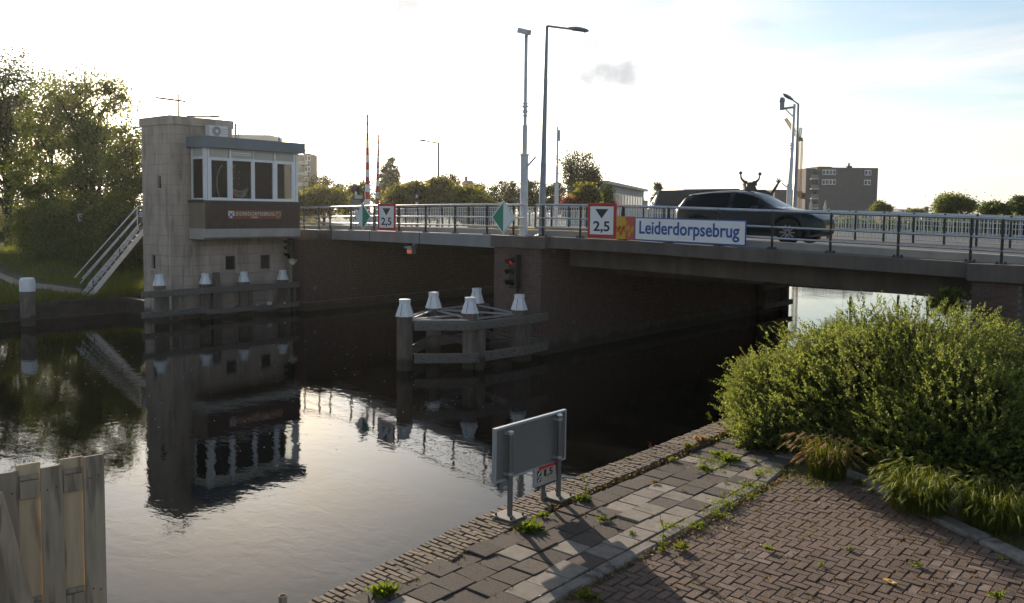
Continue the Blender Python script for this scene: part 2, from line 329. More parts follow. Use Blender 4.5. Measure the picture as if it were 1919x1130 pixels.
M['tile_light'] = mat('light_concrete_tile', (0.225, 0.185, 0.148), 0.9, 0.2, 9, 0.35, 160, objvar=0.14, spots=((0.17, 0.15, 0.125), 7, 0.62))
M['kerb'] = mat('worn_kerb_concrete', (0.19, 0.165, 0.14), 0.9, 0.35, 8, 0.6, 60, objvar=0.15, spots=((0.08, 0.065, 0.05), 6, 0.58))
M['sand'] = mat('joint_soil', (0.085, 0.062, 0.042), 0.95, 0.35, 12, 0.6, 60)
M['soil'] = mat('dry_soil', (0.10, 0.075, 0.05), 0.95, 0.35, 5, 0.6, 40)
M['bank'] = mat('bank_ground', (0.055, 0.07, 0.026), 0.95, 0.35, 1.2, 0.6, 12, bdist=0.1)
M['earth'] = mat('far_ground', (0.07, 0.085, 0.035), 0.95, 0.3, 0.2, 0.4, 2, bdist=0.1)
M['path'] = mat('gravel_path', (0.22, 0.18, 0.14), 0.95, 0.2, 3, 0.5, 30)
M['asphalt'] = mat('asphalt', (0.055, 0.055, 0.057), 0.85, 0.2, 2, 0.4, 80)
M['steel_grey'] = mat('grey_steel_edge', (0.25, 0.255, 0.265), 0.5, 0.12, 1.6, 0.05, 20, spots=((0.14, 0.10, 0.08), 2.4, 0.7), stretch=(1, 1, 0.3))
M['galv'] = mat('galvanised_steel', (0.52, 0.53, 0.54), 0.32, 0.12, 9, 0.06, 60, metal=0.75)
M['galv_mat'] = mat('dull_zinc', (0.34, 0.345, 0.35), 0.5, 0.15, 5, 0.05, 60, metal=0.45)
M['postdk'] = mat('dark_painted_steel', (0.030, 0.031, 0.034), 0.45, 0.2, 8, 0.05, 60)
M['white_paint'] = mat('white_paint', (0.74, 0.74, 0.74), 0.5, 0.07, 6, 0.06, 60)
M['white_frame'] = mat('white_window_frame', (0.80, 0.80, 0.82), 0.35, 0.05, 5, 0.03, 50)
M['rail_white'] = mat('white_railing_paint', (0.72, 0.72, 0.70), 0.45, 0.06, 6, 0.03, 50)
M['lamp_grey'] = mat('lamp_post_zinc', (0.25, 0.26, 0.275), 0.45, 0.12, 7, 0.05, 50, metal=0.4)
M['mast_white'] = mat('mast_pale_grey', (0.58, 0.60, 0.63), 0.45, 0.1, 4, 0.03, 50)
M['blue_fascia'] = mat('blue_grey_fascia', (0.115, 0.165, 0.205), 0.5, 0.12, 1.5, 0.04, 20, stretch=(1, 1, .3))
M['cream'] = mat('cream_panel', (0.50, 0.485, 0.45), 0.6, 0.08, 3, 0.04, 40)
M['glass'] = glassmat('tinted_window_glass', mixv=0.15)
M['glass_far'] = mat('far_window_glass', (0.025, 0.03, 0.035), 0.08, 0.3, 1, 0.0)
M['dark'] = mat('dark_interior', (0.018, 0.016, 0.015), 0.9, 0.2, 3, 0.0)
M['sill'] = mat('dark_sill', (0.06, 0.045, 0.042), 0.7, 0.2, 4, 0.1, 40)
M['render'] = mat('brown_render', (0.235, 0.185, 0.14), 0.85, 0.2, 2, 0.2, 30, stretch=(1, 1, .4))
M['plate'] = mat('rust_red_board', (0.24, 0.075, 0.028), 0.6, 0.15, 5, 0.1, 40)
M['letter_white'] = mat('white_letters', (0.72, 0.70, 0.66), 0.5, 0.04, 5, 0)
M['timber'] = mat('weathered_timber', (0.135, 0.112, 0.092), 0.9, 0.35, 4, 0.5, 18, stretch=(4, 4, 0.6), objvar=0.12, bdist=0.02, tide=(0.035, 0.034, 0.018))
M['beam'] = mat('grey_waling_timber', (0.155, 0.137, 0.12), 0.9, 0.35, 4, 0.5, 18, stretch=(3, 0.6, 5), objvar=0.12, bdist=0.02)
M['cap_white'] = mat('white_pile_cap', (0.76, 0.755, 0.77), 0.6, 0.08, 5, 0.12, 30, stretch=(1, 1, .5), spots=((0.40, 0.39, 0.37), 3.5, 0.66))
M['plank'] = mat('bleached_plank', (0.33, 0.262, 0.19), 0.9, 0.22, 3.0, 0.35, 30, stretch=(5, 5, 0.5), objvar=0.10, spots=((0.20, 0.155, 0.12), 2.6, 0.55))
M['plank_pale'] = mat('pale_yellow_plank', (0.47, 0.36, 0.24), 0.9, 0.16, 3.0, 0.3, 30, stretch=(5, 5, .5), objvar=0.10, spots=((0.24, 0.18, 0.125), 2.2, 0.6))
M['log'] = mat('bare_log', (0.36, 0.275, 0.195), 0.9, 0.3, 3, 0.4, 24, stretch=(5, 5, .5), spots=((0.13, 0.09, 0.06), 4.5, 0.66))
M['sign_white'] = mat('sign_white', (0.84, 0.83, 0.85), 0.35, 0.03, 3, 0)
M['sign_red'] = mat('sign_red', (0.50, 0.022, 0.022), 0.35, 0.06, 3, 0)
M['sign_blk'] = mat('sign_black', (0.012, 0.012, 0.013), 0.4, 0.05, 3, 0)
M['sign_green'] = mat('sign_green', (0.016, 0.26, 0.16), 0.35, 0.06, 3, 0)
M['sign_blue'] = mat('sign_blue', (0.02, 0.085, 0.33), 0.35, 0.06, 3, 0)
M['sign_yel'] = mat('sign_yellow', (0.64, 0.36, 0.03), 0.4, 0.05, 3, 0)
M['sign_coral'] = mat('sign_coral', (0.56, 0.10, 0.075), 0.4, 0.05, 3, 0)
M['sign_dkred'] = mat('sign_crimson', (0.45, 0.05, 0.03), 0.4, 0.05, 3, 0)
M['alu'] = mat('sign_back_aluminium', (0.17, 0.168, 0.168), 0.5, 0.12, 2.2, 0.04, 30, metal=0.25, spots=((0.12, 0.115, 0.112), 1.7, 0.62))
M['alu_edge'] = mat('sign_edge_aluminium', (0.42, 0.44, 0.47), 0.35, 0.08, 3, 0.02, 30, metal=0.5)
M['yellow'] = mat('yellow_kerb_paint', (0.48, 0.31, 0.03), 0.7, 0.25, 2.5, 0.2, 30, spots=((0.26, 0.17, 0.05), 3, 0.62))
M['black'] = mat('black_plastic', (0.014, 0.014, 0.014), 0.5, 0.2, 5, 0)
M['red_lamp'] = mat('lit_red_lens', (0.5, 0.01, 0.01), 0.3, 0, 3, 0, emit=((1, 0.02, 0.02), 0.3))
M['orange_lamp'] = mat('lit_orange_lens', (0.6, 0.12, 0.01), 0.3, 0, 3, 0, emit=((1, 0.14, 0.02), 0.28))
M['green_lens'] = mat('unlit_green_lens', (0.01, 0.09, 0.06), 0.2, 0, 3, 0)
M['red_lens'] = mat('unlit_red_lens', (0.09, 0.008, 0.008), 0.2, 0, 3, 0)
M['car'] = mat('dark_green_grey_car_paint', (0.012, 0.018, 0.019), 0.34, 0.05, 2, 0, metal=0.2, coat=0.2, spec=0.22)
M['car_glass'] = mat('dark_car_glass', (0.004, 0.005, 0.005), 0.05, 0.1, 2, 0, spec=0.22)
M['tyre'] = mat('tyre_rubber', (0.016, 0.016, 0.016), 0.8, 0.2, 9, 0.2, 50)
M['rim'] = mat('dark_alloy_rim', (0.38, 0.36, 0.33), 0.35, 0.1, 5, 0, metal=0.8)
M['chrome'] = mat('bright_lamp_chrome', (0.75, 0.77, 0.8), 0.15, 0.05, 5, 0, metal=0.7)
M['bronze'] = mat('dark_patinated_bronze', (0.040, 0.046, 0.038), 0.55, 0.3, 3, 0.2, 12, metal=0.4)
M['crane'] = mat('yellow_crane_steel', (0.52, 0.23, 0.06), 0.6, 0.15, 1, 0)
M['bark'] = mat('tree_bark', (0.050, 0.040, 0.030), 0.95, 0.35, 4, 0.6, 14, stretch=(3, 3, .7), bdist=0.03)
M['bark_pale'] = mat('birch_bark', (0.26, 0.24, 0.21), 0.9, 0.4, 5, 0.4, 14)
M['leaf'] = leafmat('tree_leaves', (0.070, 0.098, 0.028), (0.21, 0.27, 0.055))
M['leaf_dk'] = leafmat('dark_tree_leaves', (0.042, 0.068, 0.020), (0.105, 0.155, 0.032), tw=0.4)
M['leaf_far'] = leafmat('far_tree_leaves', (0.040, 0.060, 0.022), (0.07, 0.095, 0.025), tw=0.35)
M['leaf_yel'] = leafmat('yellow_green_willow_leaves', (0.088, 0.098, 0.026), (0.24, 0.25, 0.055), tw=0.5)
M['leaf_bush'] = leafmat('bush_leaves', (0.096, 0.118, 0.040), (0.29, 0.34, 0.072), tw=0.46, var=0.45, hue=(1.08, 1.04, .8))
M['leaf_bush_shade'] = leafmat('shaded_inner_leaves', (0.036, 0.058, 0.016), (0.075, 0.10, 0.02), tw=0.4)  # darker copy for the inside, the bush's self-shadow put into the colour
M['leaf_red'] = leafmat('reddish_leaves', (0.13, 0.035, 0.022), (0.25, 0.06, 0.03), tw=0.4)
M['grass'] = leafmat('grass_blades', (0.055, 0.082, 0.016), (0.17, 0.21, 0.03), tw=0.5)
M['weed'] = leafmat('weed_leaves', (0.065, 0.105, 0.018), (0.18, 0.25, 0.025), tw=0.5, var=0.25)
M['moss'] = leafmat('dry_moss', (0.13, 0.095, 0.035), (0.24, 0.18, 0.055), tw=0.3)
M['barley'] = leafmat('wild_barley_heads', (0.19, 0.235, 0.075), (0.36, 0.43, 0.12), tw=0.5, var=0.25)
M['straw'] = leafmat('straw_heads', (0.27, 0.205, 0.115), (0.42, 0.31, 0.17), tw=0.5, var=0.25)
M['grey_brick'] = mat('grey_brick_block', (0.115, 0.108, 0.11), 0.9, 0.10, 0.6, 0.3, 3)
M['bld_white'] = mat('pale_render', (0.45, 0.44, 0.42), 0.8, 0.08, 0.3, 0)
M['bld_beige'] = mat('beige_balcony_concrete', (0.52, 0.47, 0.40), 0.8, 0.08, 0.3, 0)
M['bld_brown'] = mat('brown_far_brick', (0.17, 0.12, 0.10), 0.9, 0.1, 0.5, 0)
M['rooftile'] = mat('black_roof_tiles', (0.042, 0.042, 0.047), 0.5, 0.25, 3, 0.2, 8)
M['red_brick_far'] = mat('red_far_brick', (0.22, 0.07, 0.05), 0.9, 0.1, 0.5, 0)
M['conc_plate'] = mat('steel_base_plate', (0.15, 0.132, 0.11), 0.7, 0.2, 6, 0.25, 40)
M['post_zinc'] = mat('sign_post_zinc', (0.13, 0.125, 0.12), 0.5, 0.2, 6, 0.08, 40, metal=0.35, stretch=(1, 1, .3))
M['dirty_sign'] = mat('faded_sign_face', (0.40, 0.335, 0.30), 0.6, 0.2, 8, 0.05, 30)
M['bank_stone'] = mat('shaded_bank_stone', (0.055, 0.048, 0.040), 0.9, 0.4, 2.5, 0.5, 14, spots=((0.03, 0.04, 0.015), 1.6, 0.55))  # stone colour darkened to carry the shadow on the bank wall
M['pebble_white'] = mat('chalky_brick', (0.50, 0.46, 0.42), 0.9, 0.2, 9, 0.3, 50)
# ------------------------------------------------------------------ setting: water, banks, quay ground
X_, Y_, Z_ = np.eye(3)
_zx = [-400, -150, -60, -36, -31.6, -28.3, -24.3, -20.5, -17, -14, -10.35, -4.8, 0, 10, 60, 400]
_zz = [1.4, 1.6, 2.9, 3.62, 3.73, 3.79, 3.83, 3.87, 3.88, 3.855, 3.77, 3.645, 3.5, 3.2, 1.8, 1.6]
def zd(x): return float(np.interp(x, _zx, _zz))
Y_FAR = 43.7
def ynear(x):  # plan line of the near deck edge
    return float(np.interp(x, [-150, -60, -45, -36, -32.9, -31.4, -19.4, -17.2, 60], [34, 31, 27.5, 24.0, 24.0, 24.65, 22.05, 22.05, 22.05]))

g = MB().sheet([[(-700, -200, 0), (-700, 900, 0)], [(300, -200, 0), (300, 900, 0)]])
water = struct('water', g, M['water'])
def lhash(x, y): return 0.10 * math.sin(x * 1.3 + 2 * math.sin(y * .7)) + 0.07 * math.sin(y * 1.9 + x * .6)
def left_h(x, y):
    d = -37.9 - x
    h = 0.72 + min(max(d, 0) * 0.05, 0.75) + lhash(x, y) * 0.5
    if y > 45: h = 1.3
    # road embankment
    if 12 < y < 58:
        top = zd(x) - 0.12; s = max(0.0, max(ynear(x) + .3 - y, y - 46)) * 1.1
        h = max(h, top - s)
    if d < 0.35: h = min(h, 0.62)
    return h
xs = np.concatenate([[-37.9, -38.1, -38.6], -np.arange(39.5, 70, 1.2), -np.arange(72, 130, 4), [-150, -200, -300, -420, -700]])
ys = np.concatenate([[-200, -100, -50, -20, -5], np.arange(0, 62, 1.0), [70, 90, 140, 250, 500, 900]])
struct('left_bank', MB().sheet([[(x, y, left_h(x, y)) for y in ys] for x in xs], True), M['bank'])
# far shore beyond the canal and land right of the canal behind the bridge
struct('far_ground', MB().sheet([[(-700, 150, 1.2), (-700, 900, 1.2)], [(-36.2, 150, 1.25), (-36.2, 900, 1.25)], [(-4, 150, 1.3), (-4, 900, 1.3)], [(300, 150, 1.3), (300, 900, 1.3)]]), M['earth'])
def right_h(x, y):
    top = zd(x) + 0.02
    if y < 26.95: return 1.36
    if y > 43.8: return max(1.6, top - (y - 43.8) * .6)
    return top
xr = [-3.9, -2, 0, 3, 6, 10, 15, 25, 40, 70, 300]
yr = [-30, -10, 0, 5, 11, 18, 22.3, 26.9, 27.0, 30, 43.7, 44.5, 46, 48, 60, 100, 149.9]
struct('right_bank', MB().sheet([[(x, y, right_h(x, y)) for y in yr] for x in xr]), M['earth'])
struct('right_shore', MB().bb((-6.0, 44.6, -1), (-3.8, 150, 1.5)), M['earth'])
# path on the left bank
pp = [(-39.4, 16.9), (-41, 16.3), (-43.4, 15.9), (-46, 16.0), (-50, 16.6), (-56, 17.0), (-66, 16.6)]
struct('path', MB().sheet([[(x - .75, y + .35, left_h(x - .75, y + .35) + .06), (x, y, left_h(x, y) + .07), (x + .7, y - .4, left_h(x + .7, y - .4) + .06)] for x, y in pp]), M['path'])
# low wall of the left bank
t = thing('bank_wall', 'low dark stone wall along the grassy left bank at the waterline', 'wall', (-37.7, 10, 0))
for k in range(17):
    y0 = 1.0 + k * 1.02; part('coping_stone', MB().cbox((-37.75, y0 + .5, 0.58 + .015 * math.sin(k * 2.3)), (0.42, 1.0, 0.16), 0.02), M['bank_stone'], t)
part('wall', MB().bb((-37.9, -30, -1), (-37.62, 18.08, 0.5)), M['bank_stone'], t)
part('wall', MB().bb((-37.9, 18.09, -1), (-35.96, 18.4, 0.62)), M['bank_stone'], t)
part('waterline_ledge', MB().bb((-37.62, -10, -.3), (-37.50, 18.05, 0.05)), M['conc_dark'], t)

# ------------------------------------------------------------------ quay with brick coping, tiles, kerb, pavers
ZQ = 1.4
def xq(y): return float(np.interp(y, [-20, 4.2, 5.1, 6.4, 7.6, 9, 13, 22], [-5.0, -5.83, -5.95, -6.12, -6.22, -6.2, -6.24, -6.3]))
def xin(y): return xq(y) + float(np.interp(y, [4, 5.4, 7, 9, 13], [0.44, 0.47, 0.5, 0.42, 0.36]))
qg = MB(); yy = np.arange(-12, 22.4, 0.6)
qg.sheet([[(xq(y) + .02, y, -1) for y in yy], [(xq(y) + .02, y, ZQ - .10) for y in yy], [(xin(y), y, ZQ - .085) for y in yy], [(-4.4, y, ZQ - .06) for y in yy], [(-3.9, y, ZQ - .06) for y in yy]])
struct('quay_ground', qg, M['sand'])
gq = MB().bb((-3.9, -12, 0.6), (9, 22.2, ZQ - .058)); struct('quay_bed', gq, M['soil'])
qw = thing('quay_wall', 'brick quay wall with an old brick coping above the dark water in front', 'wall', (-6.1, 8, 0))
wl = MB()
wl.sheet([[(xq(y), y, -1) for y in yy], [(xq(y), y, ZQ - .09) for y in yy]]); part('wall_face', wl, M['brick'], qw)
bmesh_ = [MB().cbox((0, 0, 0), (0.205 + .01 * k, 0.056, 0.09), 0.006).mesh('coping_brick', M['cap_brick']) for k in (-1, 0, 1)]
cnt = 0; rest = MB(); allb = []
for r in range(int((13.2 - 3.4) / .0655)):
    y = 3.4 + r * .0655; w_ = xin(y) - xq(y); x = xq(y) + rng.normal(0, .006); off = (r % 2) * 0.105
    c = x + .1 - off * .0; first = .105 if r % 2 else .21
    edges = [x]
    e = x + first
    while e < x + w_ - .05: edges.append(e); e += .213
    edges.append(x + w_ + rng.normal(0, .008))
    for a, b in zip(edges[:-1], edges[1:]):
        if b - a < .05: continue
        allb.append(((a + b) / 2, y + rng.normal(0, .003), b - a - .010, ZQ - .045 + rng.normal(0, .0035)))
allb.sort(key=lambda q: q[1])
for k, (bx, by, L, bz) in enumerate(allb):
    tilt = (rng.normal(0, .025), rng.normal(0, .02), rng.normal(0, .025))
    if k < 300: inst('coping_brick', bmesh_[k % 3], (bx, by, bz), qw, tilt, (L / .205, 1, 1))
    else: rest.box((bx, by, bz), (L, .055, .09), rotz(tilt[2]))
part('coping_bricks', rest, M['cap_brick'], qw, kind='stuff')
# tiles
tp = bpy.data.objects.new('tile_path', MB().bb((-4.5, -12, 1.2), (-4.46, -11.9, 1.25)).mesh('tile_path', M['sand'])); COL.objects.link(tp); tp['kind'] = 'structure'
tm = {k: [MB().cbox((0, 0, 0), (.292, .292, .06), .006 + .002 * j).mesh('paving_tile', M[k]) for j in range(2)] for k in ('tile_dark', 'tile_light')}
for c in range(4):
    for r in range(-1, 28):
        y = 3.9 + r * .3 + (c % 2) * .14; x = -4.60 - c * .3
        if x - .15 < xin(y) - .08 and c < 3: continue
        if c == 3 and xin(y) > -5.42: continue
        if y > 12.0: continue
        light = {0: 0.72, 1: 0.62 if y > 6.2 else .3, 2: 0.22 if y < 8 else .6, 3: 0.04 if y < 8.6 else .35}[c]
        k = 'tile_light' if rng.random() < light else 'tile_dark'
        inst('paving_tile', tm[k][rng.integers(2)], (x + rng.normal(0, .004), y + rng.normal(0, .004), ZQ - .034 + rng.normal(0, .006)), tp, (rng.normal(0, .014), rng.normal(0, .014), rng.normal(0, .01)))
# kerb stones: straight along the tiles, then the right hand kerb in front of the bush
kb = bpy.data.objects.new('kerb', MB().bb((-4.4, -12, 1.2), (-4.36, -11.9, 1.25)).mesh('kerb', M['kerb'])); COL.objects.link(kb); kb['kind'] = 'structure'
def kerbstone(a, b, wd, hg, z):
    a = np.array(a); b = np.array(b); d = b - a; L = np.hypot(*d); me = MB().cbox((0, 0, 0), (L - .012, wd, hg), .022).mesh('kerb_stone', M['kerb'])
    inst('kerb_stone', me, ((a[0] + b[0]) / 2, (a[1] + b[1]) / 2, z - hg / 2), kb, (rng.normal(0, .012), rng.normal(0, .01), math.atan2(d[1], d[0])))
kp = [(-4.36, y) for y in np.arange(3.6, 9.3, .95)] + [(-4.37, 10.0), (-4.45, 10.7)]
for a, b in zip(kp[:-1], kp[1:]): kerbstone(a, b, .15, .16, ZQ + .012)
kq = [(-4.1, 11.35), (-3.4, 10.95), (-2.62, 10.33), (-1.85, 9.78), (-1.05, 9.2), (-.2, 8.6), (.6, 8.05)]
for a, b in zip(kq[:-1], kq[1:]): kerbstone(a, b, .22, .16, ZQ + .02)
# herringbone pavers
bp_ = bpy.data.objects.new('brick_pavement', MB().sheet([[(-4.3, 3.4, ZQ - .034), (-4.3, 11.6, ZQ - .034)], [(1.2, 3.4, ZQ - .034), (1.2, 11.6, ZQ - .034)]]).mesh('brick_pavement', M['sand'])); COL.objects.link(bp_); bp_['kind'] = 'structure'
pm = [MB().cbox((0, 0, 0), (.182, .088, .08), .004 + .0015 * j).mesh('paving_brick', M['paver']) for j in range(3)]
pmp = MB().cbox((0, 0, 0), (.182, .088, .08), .005).mesh('paving_brick', M['paver_pink'])
pav = []
U = .0945
def inpav(x, y):
    if x < -4.22 or x > .9 or y < 4.6: return False
    yl = np.interp(x, [-4.3, -3.9, -3.4, -2.62, -1.85, -1.05, -.2, .6], [10.9, 11.0, 10.75, 10.15, 9.6, 9.0, 8.4, 7.85])
    return y < yl
for i in range(-80, 80):
    for j in range(-80, 80):
        # horizontal brick at (i,j) if (i - j) mod 4 == 0 ; vertical brick if (i - j) mod 4 == 2
        k = (i - j) % 4
        if k == 0: x, y, a = -2.5 + (i + 1) * U, 7.5 + (j + .5) * U, 0
        elif k == 3: x, y, a = -2.5 + (i + .5) * U, 7.5 + (j + 1) * U, math.pi / 2
        else: continue
        if inpav(x, y): pav.append((x, y, a))
def wob(x, y): return .012 * math.sin(x * 2.1 + 1) * math.sin(y * 1.7) - .012
def screenkey(q):
    v = np.array([q[0], q[1], ZQ]) - CAM; d = v @ FW; u = PPX + FPX * (v @ RT) / d; vv = PPY - FPX * (v @ UP) / d
    inside = (-20 < u < 1940) and vv < 1150
    return d if inside else 100 + d
pav.sort(key=screenkey); restp = MB()
for k, (x, y, a) in enumerate(pav):
    z = ZQ - .045 + wob(x, y) + rng.normal(0, .0025); rt = (rng.normal(0, .014), rng.normal(0, .014), a + rng.normal(0, .018))
    if k < 300: inst('paving_brick', pmp if rng.random() < .07 else pm[k % 3], (x, y, z), bp_, rt)
    else: restp.cbox((x, y, z), (.182, .088, .08), .005, rotz(rt[2]))
o = bpy.data.objects.new('paving_bricks', restp.mesh('paving_bricks', M['paver'])); COL.objects.link(o); o.parent = bp_; o['kind'] = 'stuff'

# ------------------------------------------------------------------ the bridge
def brickface(mb, o, eu, ev, n, W, Ht, bl=.21, bh=.062, gap=.011, proud=.008, seed=0):
    """rows of single bricks standing proud of a mortar wall"""
    r_ = np.random.default_rng(seed); eu, ev, n, o = (np.asarray(q, float) for q in (eu, ev, n, o)); R = np.column_stack([eu, ev, n]); rows = int(Ht / (bh + gap))
    for r in range(rows):
        u = 0.0; first = True
        while u < W - .01:
            L = bl if not (first and r % 2) else bl / 2; first = False
            L = min(L, W - u); 
            if L > .03: mb.box(o + eu * (u + L / 2 - gap / 2) + ev * (r * (bh + gap) + bh / 2) + n * (proud / 2 - .02 + r_.normal(0, .0012)), (L - gap, bh, proud + .04), R)
            u += L
    return mb
br = thing('bridge', 'long low road bridge with brown brick piers across the canal', 'bridge', (-17, 22, 3.5))
def deckstrip(xs, prof):
    """prof(x) -> list of (y, z); swept along x"""
    return MB().sheet([[(x, y, z) for y, z in prof(x)] for x in xs])
lx = np.linspace(-31.5, -19.45, 13); rx = np.linspace(-17.1, -4.85, 13)
# movable span: steel edge girder and deck slab
part('steel_edge_beam', deckstrip(lx, lambda x: [(ynear(x) + .35, zd(x) - .44), (ynear(x), zd(x) - .44), (ynear(x), zd(x) - .03), (ynear(x) + .03, zd(x)), (ynear(x) + .75, zd(x))]), M['steel_grey'], br, 'grey steel edge beam of the movable span')
for x in (-24.2, -28.1):
    part('joint_plate', MB().bb((x - .02, ynear(x) - .006, zd(x) - .44), (x + .02, ynear(x) + .05, zd(x) - .005)), M['sill'], br)
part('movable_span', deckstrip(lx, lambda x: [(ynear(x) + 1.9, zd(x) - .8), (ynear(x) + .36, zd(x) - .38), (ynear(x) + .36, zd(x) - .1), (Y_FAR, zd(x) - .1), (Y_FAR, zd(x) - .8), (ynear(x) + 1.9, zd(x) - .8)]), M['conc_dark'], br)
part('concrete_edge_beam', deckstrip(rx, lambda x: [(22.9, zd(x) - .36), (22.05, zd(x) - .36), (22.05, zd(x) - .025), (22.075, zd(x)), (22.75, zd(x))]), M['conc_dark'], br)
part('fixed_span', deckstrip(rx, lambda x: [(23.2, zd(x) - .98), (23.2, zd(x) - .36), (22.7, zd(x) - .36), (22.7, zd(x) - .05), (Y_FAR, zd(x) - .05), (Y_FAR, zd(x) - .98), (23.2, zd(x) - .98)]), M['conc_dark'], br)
for k in range(8):
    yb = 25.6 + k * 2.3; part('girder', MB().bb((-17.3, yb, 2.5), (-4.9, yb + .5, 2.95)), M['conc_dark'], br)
# kerbs and carriageway
allx = np.concatenate([[-150, -110, -80, -60, -48, -40, -36, -33], lx, [-19.4, -18, -17.15], rx, [-4.8, -3, 0, 4, 10, 20, 40, 80]])
def kerbprof(x):
    yb = max(ynear(x) + .62, 22.72); return [(yb, zd(x) - .02), (yb, zd(x) + .17), (yb + .02, zd(x) + .19), (yb + .24, zd(x) + .19), (yb + .25, zd(x) + .06)]
part('kerb', deckstrip(allx, kerbprof), M['conc_light'], br)
road = struct('road', deckstrip(allx, lambda x: [(ynear(x) + .85, zd(x) + .075), (29.6, zd(x) + .10), (Y_FAR - .2, zd(x) + .09)]), M['asphalt'])
struct('road_marking', deckstrip(np.linspace(-36, 20, 30), lambda x: [(24.0 + max(0, ynear(x) - 22.05), zd(x) + .083), (24.12 + max(0, ynear(x) - 22.05), zd(x) + .0835)]), M['letter_white'])
part('yellow_kerb', deckstrip(np.linspace(-22.5, -14.2, 9), lambda x: [(ynear(x) + 1.25, zd(x) + .06), (ynear(x) + 1.25, zd(x) + .25), (ynear(x) + 1.5, zd(x) + .25), (ynear(x) + 1.5, zd(x) + .06)]), M['yellow'], br, 'yellow painted kerb along the carriageway')
part('yellow_kerb', deckstrip(np.linspace(-31, -23, 8), lambda x: [(ynear(x) + 1.35, zd(x) + .05), (ynear(x) + 1.35, zd(x) + .15), (ynear(x) + 1.6, zd(x) + .15), (ynear(x) + 1.6, zd(x) + .05)]), M['yellow'], br)
for k in range(7):
    x = -22.2 + k * 1.15; part('kerb_block', MB().cbox((x, ynear(x) + .98, zd(x) + .12), (.8, .16, .16), .03), M['conc_light' if k % 2 else 'conc_dark'], br)
# central pier
pier = part('pier', MB().bb((-19.4, 22.02, -1.5), (-17.37, 42.1, 3.50)), M['mortar'], br)
part('pier_bricks', brickface(MB(), (-19.4, 22.02, .56), X_, Z_, -Y_, 2.03, 2.93, seed=1), M['brick'], pier, kind='stuff')
part('pier_side_bricks', brickface(MB(), (-17.37, 22.02, .56), Y_, Z_, X_, 5.5, 2.93, seed=2), M['brick'], pier, kind='stuff')
part('pier_side_bricks', brickface(MB(), (-17.37, 27.52, .56), Y_, Z_, X_, 14.5, 2.0, bl=.42, bh=.135, seed=3), M['brick'], pier, kind='stuff')
part('pier_soldier_course', brickface(MB(), (-19.4, 22.02, 3.22), X_, Z_, -Y_, 2.03, .23, bl=.068, bh=.2, proud=.012, seed=4), M['brick'], pier, kind='stuff')
part('pier_footing', MB().cbox((-18.39, 32.0, -.45), (2.22, 20.2, 2.0), .04), M['conc_dark'], pier)
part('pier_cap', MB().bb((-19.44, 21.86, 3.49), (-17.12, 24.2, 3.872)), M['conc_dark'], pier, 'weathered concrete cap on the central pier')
# abutment by the tower
ab = part('abutment', MB().bb((-36, 23.98, -1.5), (-32.63, 44, 3.3)), M['mortar'], br)
part('abutment_bricks', brickface(MB(), (-32.63, 23.98, .42), Y_, Z_, X_, 2.6, 2.88, seed=5), M['brick'], ab, kind='stuff')
part('abutment_bricks', brickface(MB(), (-32.63, 26.6, .42), Y_, Z_, X_, 15, 2.8, bl=.42, bh=.135, seed=6), M['brick'], ab, kind='stuff')
part('abutment_front_bricks', brickface(MB(), (-33.6, 23.98, .42), X_, Z_, -Y_, .97, 2.88, seed=7), M['brick_red'], ab, kind='stuff')
part('abutment_footing', MB().bb((-36, 23.9, -1.5), (-32.5, 44, .38)), M['conc_dark'], ab)
part('abutment_cap', MB().bb((-33.2, 23.88, 3.3), (-31.52, 26.2, 3.735)), M['conc_dark'], ab)
# right pier on the quay
rp = part('pier', MB().bb((-4.72, 22.03, -1), (-3.72, 43.6, 3.24)), M['mortar'], br, 'brick pier at the quay, right of the green bush')
br_b = brickface(MB(), (0, 0, 0), X_, Z_, -Y_, .2, .06)
bm1 = MB().cbox((0, 0, 0), (.198, .04, .061), .004).mesh('brick', M['brick']); bm2 = MB().cbox((0, 0, 0), (.094, .04, .061), .004).mesh('brick', M['brick'])
for r in range(25):
    u = 0; k = 0
    while u < .99:
        L = .105 if (r % 2 and k == 0) else .21; L = min(L, 1.0 - u)
        if L > .08: inst('brick', bm1 if L > .15 else bm2, (-4.72 + u + L / 2 - .005, 22.028, 1.42 + r * .0725 + .03), rp, (0, 0, 0), (1, 1, 1))
        u += L; k += 1
part('pier_side_bricks', brickface(MB(), (-4.72, 42.0, 1.4), -Y_, Z_, -X_, 19.9, 1.8, bl=.42, bh=.135, seed=9), M['brick'], rp, kind='stuff')
part('pier_cap', MB().bb((-4.80, 21.83, 3.24), (9, 22.9, 3.63)), M['conc_dark'], rp, 'brown concrete cap beam over the right hand pier')
part('back_wall', MB().bb((-3.72, 26.5, 0), (40, 26.88, 3.3)), M['conc_dark'], br)
part('deck_slab', MB().sheet([[(x, 22.6, zd(x) - .05), (x, 22.6, zd(x) - .5), (x, 27.2, zd(x) - .5)] for x in (-3.72, 2, 6, 9)]), M['conc_dark'], br)

